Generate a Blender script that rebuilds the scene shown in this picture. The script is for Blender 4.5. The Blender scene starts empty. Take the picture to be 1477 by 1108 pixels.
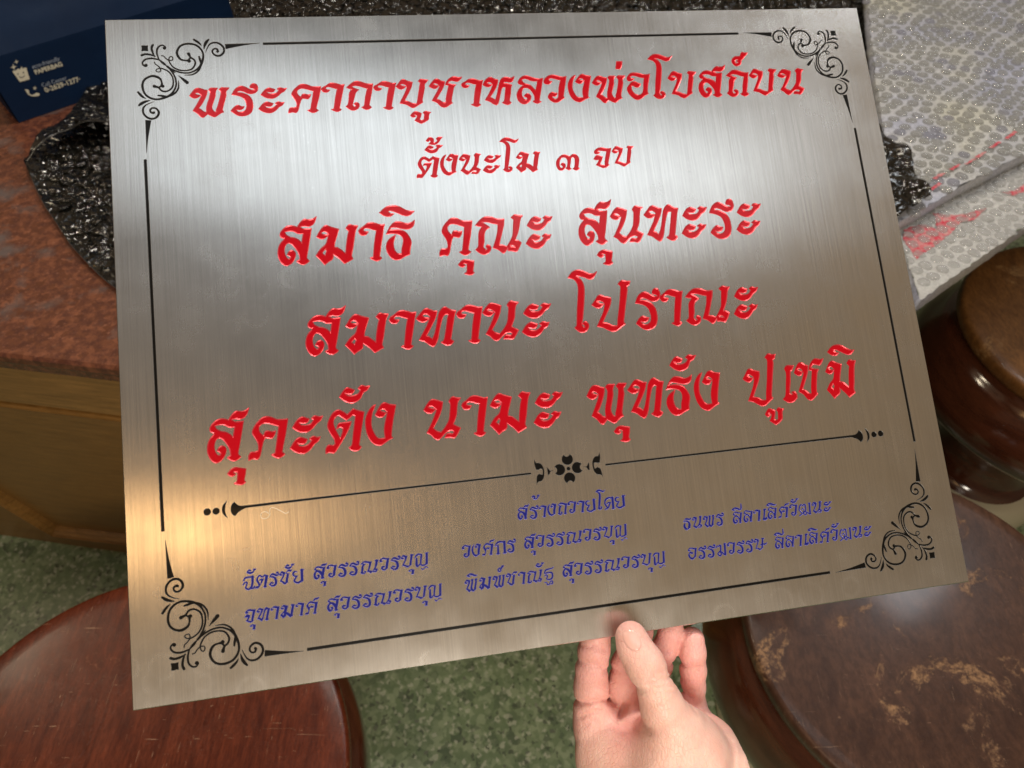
import bpy, bmesh, math, random
import numpy as np
from mathutils import Vector, Matrix, noise
from mathutils.geometry import delaunay_2d_cdt
random.seed(7)
rng = np.random.default_rng(11)
C = bpy.context.scene.collection

# ------------------------------------------------------------------ camera
F = 985.0; CX = 738.5; CY = 554.0            # focal length and centre of the photograph in its own pixels
CAMZ = 1.30
TH = math.radians(52)
FW = np.array([0, math.cos(TH), -math.sin(TH)]); RT = np.array([1.0, 0, 0]); DN = np.cross(FW, RT)
CAM = np.array([0, 0, CAMZ])
cd = bpy.data.cameras.new('camera'); cam = bpy.data.objects.new('camera', cd); C.objects.link(cam)
cd.sensor_width = 36; cd.lens = F / 1477 * 36; cd.clip_start = 0.02; cd.clip_end = 60
M = Matrix.Identity(4)
for i in range(3):
    M[i][0] = RT[i]; M[i][1] = -DN[i]; M[i][2] = -FW[i]; M[i][3] = CAM[i]
cam.matrix_world = M
cd.dof.use_dof = True; cd.dof.focus_distance = 0.36; cd.dof.aperture_fstop = 15.0
bpy.context.scene.camera = cam

# ------------------------------------------------------------------ world and lamps (an indoor scene lit by ceiling lamps and added ones)
W = bpy.data.worlds.new('World'); bpy.context.scene.world = W; W.use_nodes = True
wn = W.node_tree.nodes; wl = W.node_tree.links
bg = wn['Background']
tc = wn.new('ShaderNodeTexCoord'); sx = wn.new('ShaderNodeSeparateXYZ'); wl.new(tc.outputs['Generated'], sx.inputs[0])
mr = wn.new('ShaderNodeMapRange'); mr.inputs[1].default_value = -1; mr.inputs[2].default_value = 1
wl.new(sx.outputs['Z'], mr.inputs[0])
cr = wn.new('ShaderNodeValToRGB'); wl.new(mr.outputs[0], cr.inputs[0])
cr.color_ramp.elements[0].position = 0.0; cr.color_ramp.elements[0].color = (0.10, 0.075, 0.05, 1)
cr.color_ramp.elements[1].position = 1.0; cr.color_ramp.elements[1].color = (0.33, 0.33, 0.33, 1)
e = cr.color_ramp.elements.new(0.70); e.color = (0.22, 0.155, 0.10, 1)
e = cr.color_ramp.elements.new(0.87); e.color = (0.68, 0.475, 0.28, 1)
wl.new(cr.outputs[0], bg.inputs[0]); bg.inputs[1].default_value = WORLD_STRENGTH = 0.55
vs = bpy.context.scene.view_settings
bpy.context.scene.display_settings.display_device = 'sRGB'
vs.view_transform = 'Standard'; vs.look = 'None'; vs.exposure = 0.0; vs.gamma = 1.0; vs.use_curve_mapping = False

# plate pose: columns of PR are the plate's right, down and away axes seen from the camera; PT its top-left corner (mm)
PR = np.array([[0.98474872, 0.11403114, -0.13140341], [-0.09496449, 0.98512514, 0.14321387], [0.14577964, -0.12855102, 0.98092963]])
PT = np.array([-197.39788607, -176.53995673, 330.81454107])
PW, PH = 400.0, 320.0
CB = np.array([RT, DN, FW]).T                    # camera axes in the world
def cam2world(p): return CAM + CB @ (np.asarray(p) / 1000.0)
def px2plate(x, y, z=0.0):
    d = np.array([(x - CX) / F, (y - CY) / F, 1.0]); n = PR[:, 2]
    p = d * (n @ (PT - z * n)) / (n @ d)
    q = PR.T @ (p - PT)
    return q[0], q[1]
def plate_dist(x, y, z):                          # distance along the view axis of that point, mm
    d = np.array([(x - CX) / F, (y - CY) / F, 1.0]); n = PR[:, 2]
    return (n @ (PT - z * n)) / (n @ d)
def un(px, py, z):                                # where the ray of a photograph point meets the level z
    d = FW + RT * (px - CX) / F + DN * (py - CY) / F
    return CAM + d * (z - CAMZ) / d[2]
def reflect_at(px, py, zc):                       # where the plate mirrors that point to, at ceiling height zc
    u, v = px2plate(px, py); P = cam2world(PT + PR @ np.array([u, v, 0]))
    d = (P - CAM); d /= np.linalg.norm(d); n = CB @ (-PR[:, 2])
    r = d - 2 * (d @ n) * n
    return P + r * (zc - P[2]) / r[2]
PLATE_C = cam2world(PT + PR @ np.array([PW / 2, PH / 2, 0]))
PM = Matrix.Identity(4)
_ax = (CB @ PR[:, 0], -(CB @ PR[:, 1]), -(CB @ PR[:, 2]))
for i in range(3):
    for j in range(3): PM[i][j] = _ax[j][i]
    PM[i][3] = PLATE_C[i]

def area(name, loc, target, sx_, sy_, power, col, spread=180):
    l = bpy.data.lights.new(name, 'AREA'); l.shape = 'RECTANGLE'; l.size = sx_; l.size_y = sy_; l.energy = power; l.color = col
    l.spread = math.radians(spread)
    o = bpy.data.objects.new(name, l); C.objects.link(o); o.location = loc
    dv = Vector(target) - Vector(loc); o.rotation_euler = dv.to_track_quat('-Z', 'Y').to_euler()
    return o
LAMPS_HERE = True
ZC = 2.5
pA = reflect_at(700, 240, ZC)
area('ceiling_or_added_lamp', pA, (pA[0], pA[1], 0), 1.6, 0.34, 2.7, (0.86, 0.94, 1.0))
pB = reflect_at(768, 322, ZC)
area('ceiling_or_added_lamp', pB, (pB[0], pB[1], 0), 0.10, 0.065, .75, (0.85, 0.92, 1.0))
pC = reflect_at(170, 775, ZC)
area('ceiling_or_added_lamp', pC, (pC[0], pC[1], 0), 0.8, 0.18, 2.0, (1.0, 0.56, 0.22))
area('ceiling_or_added_lamp', (0.22, -0.95, 1.60), (0.05, 0.25, 0.75), 0.5, 0.35, 16, (1.0, 0.90, 0.76))  # added soft key near the camera, below ceiling height, to brighten plaque and hand
area('ceiling_or_added_lamp', (-0.30, 1.15, 2.3), (0.05, 0.3, 0.9), 0.13, 0.13, 13, (1.0, 0.92, 0.80))  # pair of added overhead lamps ahead, kept small for sharp glints on film
area('ceiling_or_added_lamp', (0.45, 1.25, 2.3), (0.05, 0.3, 0.9), 0.13, 0.13, 13, (1.0, 0.95, 0.86))
area('ceiling_or_added_lamp', (1.60, 1.25, 2.4), (0.6, 0.5, 0.4), 0.5, 0.3, 9, (0.90, 0.95, 1.0))
area('ceiling_or_added_lamp', (-2.0, 0.9, 2.4), (-0.6, 0.4, 0.5), 0.3, 0.14, 7, (1.0, 0.84, 0.6))

# ------------------------------------------------------------------ helpers
def link(name, me, parent=None, mat=None):
    o = bpy.data.objects.new(name, me); C.objects.link(o)
    if mat is not None and me is not None and not me.materials: me.materials.append(mat)
    if parent is not None: o.parent = parent
    return o
def tag(o, label=None, cat=None, group=None, kind=None):
    if label: o['label'] = label
    if cat: o['category'] = cat
    if group: o['group'] = group
    if kind: o['kind'] = kind
    return o
def mesh(name, vs_, fs_, smooth=False):
    me = bpy.data.meshes.new(name); me.from_pydata([tuple(map(float, v)) for v in vs_], [], fs_); me.update()
    if smooth: me.polygons.foreach_set('use_smooth', [True] * len(me.polygons))
    return me
def empty(name, loc=(0, 0, 0)):
    o = bpy.data.objects.new(name, None); C.objects.link(o); o.location = loc; return o
class NT:
    def __init__(s, name):
        s.m = bpy.data.materials.new(name); s.m.use_nodes = True; s.n = s.m.node_tree.nodes; s.l = s.m.node_tree.links
        s.b = s.n['Principled BSDF']
    def node(s, t, **k):
        x = s.n.new(t)
        for a, b in k.items(): setattr(x, a, b)
        return x
    def put(s, sock, v):
        if hasattr(v, 'links') or hasattr(v, 'is_output'): s.l.new(v, sock)
        else: sock.default_value = v
    def set(s, **k):
        for a, b in k.items(): s.put(s.b.inputs[a.replace('_', ' ')], b)
        return s
    def coord(s, kind='Object', scale=(1, 1, 1), rot=(0, 0, 0)):
        t = s.node('ShaderNodeTexCoord'); m = s.node('ShaderNodeMapping'); m.inputs['Scale'].default_value = scale; m.inputs['Rotation'].default_value = rot
        s.l.new(t.outputs[kind], m.inputs[0]); return m.outputs[0]
    def noise(s, co, scale, detail=4, rough=0.55, dist=0.0):
        x = s.node('ShaderNodeTexNoise'); s.l.new(co, x.inputs['Vector']); x.inputs['Scale'].default_value = scale
        x.inputs['Detail'].default_value = detail; x.inputs['Roughness'].default_value = rough; x.inputs['Distortion'].default_value = dist
        return x.outputs['Fac']
    def vor(s, co, scale, feature='F1', out='Distance', rnd=1.0):
        x = s.node('ShaderNodeTexVoronoi', feature=feature); s.l.new(co, x.inputs['Vector']); x.inputs['Scale'].default_value = scale
        x.inputs['Randomness'].default_value = rnd
        return x.outputs[out]
    def ramp(s, fac, stops, interp='LINEAR'):
        x = s.node('ShaderNodeValToRGB'); x.color_ramp.interpolation = interp; s.put(x.inputs[0], fac)
        while len(x.color_ramp.elements) < len(stops): x.color_ramp.elements.new(0.5)
        for e_, (p, c) in zip(x.color_ramp.elements, stops):
            e_.position = p; e_.color = (c, c, c, 1) if isinstance(c, (int, float)) else (*c, 1)
        return x.outputs[0]
    def mix(s, fac, a, b, mode='MIX'):
        x = s.node('ShaderNodeMix', data_type='RGBA', blend_type=mode); s.put(x.inputs[0], fac)
        for sock, v in ((x.inputs[6], a), (x.inputs[7], b)):
            if isinstance(v, tuple): v = (*v, 1) if len(v) == 3 else v
            s.put(sock, v)
        return x.outputs[2]
    def math(s, op, a, b=0.0, clamp=False):
        x = s.node('ShaderNodeMath', operation=op, use_clamp=clamp); s.put(x.inputs[0], a); s.put(x.inputs[1], b); return x.outputs[0]
    def bump(s, h, strength=0.3, dist=0.001, nrm=None):
        x = s.node('ShaderNodeBump'); s.put(x.inputs['Height'], h); x.inputs['Strength'].default_value = strength; x.inputs['Distance'].default_value = dist
        if nrm is not None: s.l.new(nrm, x.inputs['Normal'])
        s.l.new(x.outputs[0], s.b.inputs['Normal']); return x.outputs[0]

# ------------------------------------------------------------------ 2D shapes -> contours
def spline(pts, closed=True, n=5, cosang=0.55):
    P = np.array(pts, float); N = len(P)
    if N < 3: return P
    d = np.roll(P, -1, 0) - P
    corner = np.zeros(N, bool)
    for i in range(N):
        a = d[i - 1]; b = d[i]; c = a @ b / (np.linalg.norm(a) * np.linalg.norm(b) + 1e-9)
        corner[i] = c < cosang
    if not closed: corner[0] = corner[-1] = True
    out = []
    for i in range(N if closed else N - 1):
        p1, p2 = P[i], P[(i + 1) % N]; L = np.linalg.norm(p2 - p1)
        def tan(k):
            if corner[k]: return None
            a, b = P[k - 1], P[(k + 1) % N]; t = b - a
            return t / (np.linalg.norm(t) + 1e-9)
        t1, t2 = tan(i), tan((i + 1) % N)
        ch = (p2 - p1) / (L + 1e-9)
        t1 = ch if t1 is None else t1; t2 = ch if t2 is None else t2
        m1, m2 = t1 * L, t2 * L
        for k in range(n):
            t = k / n; h = (2*t**3 - 3*t*t + 1, t**3 - 2*t*t + t, -2*t**3 + 3*t*t, t**3 - t*t)
            out.append(h[0] * p1 + h[1] * m1 + h[2] * p2 + h[3] * m2)
    if not closed: out.append(P[-1])
    return np.array(out)
def spline_w(pts, n=6):                            # open stroke with widths (x, y, w): catmull-rom in 3D
    P = np.array(pts, float); out = []
    for i in range(len(P) - 1):
        p0 = P[max(i - 1, 0)]; p1 = P[i]; p2 = P[i + 1]; p3 = P[min(i + 2, len(P) - 1)]
        for k in range(n):
            t = k / n
            out.append(0.5 * ((2*p1) + (-p0 + p2)*t + (2*p0 - 5*p1 + 4*p2 - p3)*t*t + (-p0 + 3*p1 - 3*p2 + p3)*t**3))
    out.append(P[-1]); return np.array(out)
def sd_poly(Q, V):
    d = np.full(len(Q), 1e18); ins = np.zeros(len(Q), bool)
    for a, b in zip(V, np.roll(V, -1, 0)):
        e_ = b - a; w = Q - a; L = e_ @ e_
        if L < 1e-14: continue
        t = np.clip(w @ e_ / L, 0, 1); dd = ((w - t[:, None] * e_)**2).sum(1); d = np.minimum(d, dd)
        if a[1] != b[1]:
            c = (a[1] > Q[:, 1]) != (b[1] > Q[:, 1])
            xi = a[0] + (Q[:, 1] - a[1]) * (b[0] - a[0]) / (b[1] - a[1])
            ins ^= c & (Q[:, 0] < xi)
    d = np.sqrt(d); return np.where(ins, -d, d)
def sd_stroke(Q, S):
    d = np.full(len(Q), 1e9)
    for a, b in zip(S[:-1], S[1:]):
        e_ = b[:2] - a[:2]; w = Q - a[:2]; L = e_ @ e_ + 1e-12; t = np.clip(w @ e_ / L, 0, 1)
        r = (a[2] + (b[2] - a[2]) * t) * 0.5
        d = np.minimum(d, np.sqrt(((w - t[:, None] * e_)**2).sum(1)) - r)
    return d
def contours(G, x0, y0, h, iso):
    A = G - iso; A = np.where(A == 0, 1e-9, A); ny, nx = A.shape; s = A < 0
    segs = {}
    def ex(i, j): t = A[i, j] / (A[i, j] - A[i, j + 1]); return (x0 + (j + t) * h, y0 + i * h)
    def ey(i, j): t = A[i, j] / (A[i, j] - A[i + 1, j]); return (x0 + j * h, y0 + (i + t) * h)
    mix_ = (s[:-1, :-1].astype(int) + s[:-1, 1:] + s[1:, :-1] + s[1:, 1:])
    pt = {}
    for i, j in zip(*np.where((mix_ > 0) & (mix_ < 4))):
        c = (s[i, j], s[i, j + 1], s[i + 1, j + 1], s[i + 1, j])
        E_ = [('x', i, j), ('y', i, j + 1), ('x', i + 1, j), ('y', i, j)]
        cr_ = [k for k in range(4) if c[k] != c[(k + 1) % 4]]
        for k in cr_:
            q = E_[k]
            if q not in pt: pt[q] = ex(q[1], q[2]) if q[0] == 'x' else ey(q[1], q[2])
        prs = [(cr_[0], cr_[1])] if len(cr_) == 2 else ([(0, 1), (2, 3)] if not c[1] == c[0] and c[0] else [(0, 3), (1, 2)])
        for a, b in prs: segs.setdefault(E_[a], []).append(E_[b]); segs.setdefault(E_[b], []).append(E_[a])
    loops = []; used = set()
    for st in segs:
        if st in used: continue
        lp = [st]; used.add(st); cur = st
        while True:
            nx_ = [q for q in segs[cur] if q not in used]
            if not nx_: break
            cur = nx_[0]; used.add(cur); lp.append(cur)
        if len(lp) > 5: loops.append(np.array([pt[q] for q in lp]))
    return loops
def rdp(P, eps):
    if len(P) < 3: return P
    keep = np.zeros(len(P), bool); keep[0] = keep[-1] = True; st = [(0, len(P) - 1)]
    while st:
        a, b = st.pop()
        if b - a < 2: continue
        v = P[b] - P[a]; L = np.linalg.norm(v) + 1e-12; w = P[a + 1:b] - P[a]
        d = np.abs(v[0] * w[:, 1] - v[1] * w[:, 0]) / L if L > 1e-9 else np.linalg.norm(w, axis=1)
        k = d.argmax()
        if d[k] > eps: k += a + 1; keep[k] = True; st += [(a, k), (k, b)]
    return P[keep]
def simp(loop, eps):
    k = np.linalg.norm(loop - loop[0], axis=1).argmax()
    if k < 2: return loop
    return np.vstack([rdp(loop[:k + 1], eps)[:-1], rdp(np.vstack([loop[k:], loop[:1]]), eps)[:-1]])
RIM = {}
class Shape:
    """a flat engraved shape: signed-distance grid plus outer and inset contours"""
    def __init__(s, polys, holes=(), strokes=(), h=0.012, inset=0.026, grow=0.0, eps=0.0022, pad=0.06):
        polys = [spline(p) for p in polys]; holes = [spline(p) for p in holes]; strokes = [spline_w(p) for p in strokes]
        allp = np.vstack([p[:, :2] for p in polys + strokes])
        wmax = max([p[:, 2].max() for p in strokes], default=0) / 2
        s.x0, s.y0 = allp.min(0) - pad - wmax; x1, y1 = allp.max(0) + pad + wmax
        nx, ny = int((x1 - s.x0) / h) + 2, int((y1 - s.y0) / h) + 2
        X, Y = np.meshgrid(s.x0 + np.arange(nx) * h, s.y0 + np.arange(ny) * h); Q = np.c_[X.ravel(), Y.ravel()]
        D = np.full(len(Q), 1e3)
        def local(pp, fn, w, comb):
            nonlocal D
            lo, hi = pp[:, :2].min(0) - w - pad, pp[:, :2].max(0) + w + pad
            m = ((Q >= lo) & (Q <= hi)).all(1); D[m] = comb(D[m], fn(Q[m], pp))
        for p in polys: local(p, sd_poly, 0, np.minimum)
        for p in strokes: local(p, sd_stroke, p[:, 2].max() / 2, np.minimum)
        for p in holes: local(p, lambda a, b: -sd_poly(a, b), 0, np.maximum)
        s.G = D.reshape(ny, nx); s.h = h; s.grow = grow
        s.outer = [simp(l, eps) for l in contours(s.G, s.x0, s.y0, h, grow)]
        s.inner = [simp(l, eps * 1.3) for l in contours(s.G, s.x0, s.y0, h, grow - inset)]
        ins = [l for l in s.outer]
        A = np.vstack(ins); s.lo, s.hi = A.min(0), A.max(0)
        s._mesh = {}
    def sample(s, P):
        fx = (P[:, 0] - s.x0) / s.h; fy = (P[:, 1] - s.y0) / s.h
        ok = (fx >= 0) & (fy >= 0) & (fx < s.G.shape[1] - 1) & (fy < s.G.shape[0] - 1)
        r = np.full(len(P), 1.0); i = fx[ok].astype(int); j = fy[ok].astype(int); a = fx[ok] - i; b = fy[ok] - j; G = s.G
        r[ok] = (G[j, i]*(1-a) + G[j, i+1]*a)*(1-b) + (G[j+1, i]*(1-a) + G[j+1, i+1]*a)*b
        return r
    def mesh(s, name, mat, depth, flipx=1, flipy=1):
        """paint dish: floor inside the inset contour, sloping walls up to the plate's face; y is flipped (down -> up)"""
        key = (mat.name, depth, flipx, flipy)
        if key in s._mesh: return s._mesh[key]
        vs_, es = [], []; zs = []
        for lps, z in ((s.outer, 0.0), (s.inner, -depth)):
            for l in lps:
                b = len(vs_); vs_ += [Vector(p) for p in l]; zs += [z] * len(l); es += [(b + i, b + (i + 1) % len(l)) for i in range(len(l))]
        V, _, Fc, ov, _, _ = delaunay_2d_cdt(vs_, es, [], 0, 1e-7)
        P = np.array([tuple(v) for v in V]); T = np.array([f for f in Fc if len(f) == 3])
        cen = P[T].mean(1); T = T[s.sample(cen) < s.grow]
        Z = np.array([zs[o[0]] if o else 0.0 for o in ov])
        P3 = np.c_[P[:, 0] * flipx, -P[:, 1] * flipy, Z]
        a, b, c = P3[T[:, 0]], P3[T[:, 1]], P3[T[:, 2]]
        nz = (b - a)[:, 0] * (c - a)[:, 1] - (b - a)[:, 1] * (c - a)[:, 0]
        T[nz < 0] = T[nz < 0][:, ::-1]
        me = mesh(name, P3, T.tolist()); me.materials.append(mat)
        if mat.name in RIM:
            me.materials.append(RIM[mat.name]); zmax = Z[T].max(1) - Z[T].min(1); me.polygons.foreach_set('material_index', (zmax > 1e-6).astype(int)); me.update()
        s._mesh[key] = me
        return me
# ------------------------------------------------------------------ lettering: outlines traced glyph by glyph
REG = dict(A=(265,105,12.308), B=(400,105,12.308), C=(500,100,12.308), D=(610,90,12.308), E=(690,90,12.308), F=(780,85,12.308),
           G=(860,70,12.308), H=(940,70,12.308), I=(1040,70,10.55), J=(595,195,12.308), K=(700,190,12.308), L=(800,185,11.36),
           M=(390,280,6.4217), N=(620,280,7.385), Q=(820,480,3.282), R=(920,280,14.77), S=(820,390,12.308), X=(1105,30,13.427),
           Y=(770,640,13.427), Z=(285,700,12.308))
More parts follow.
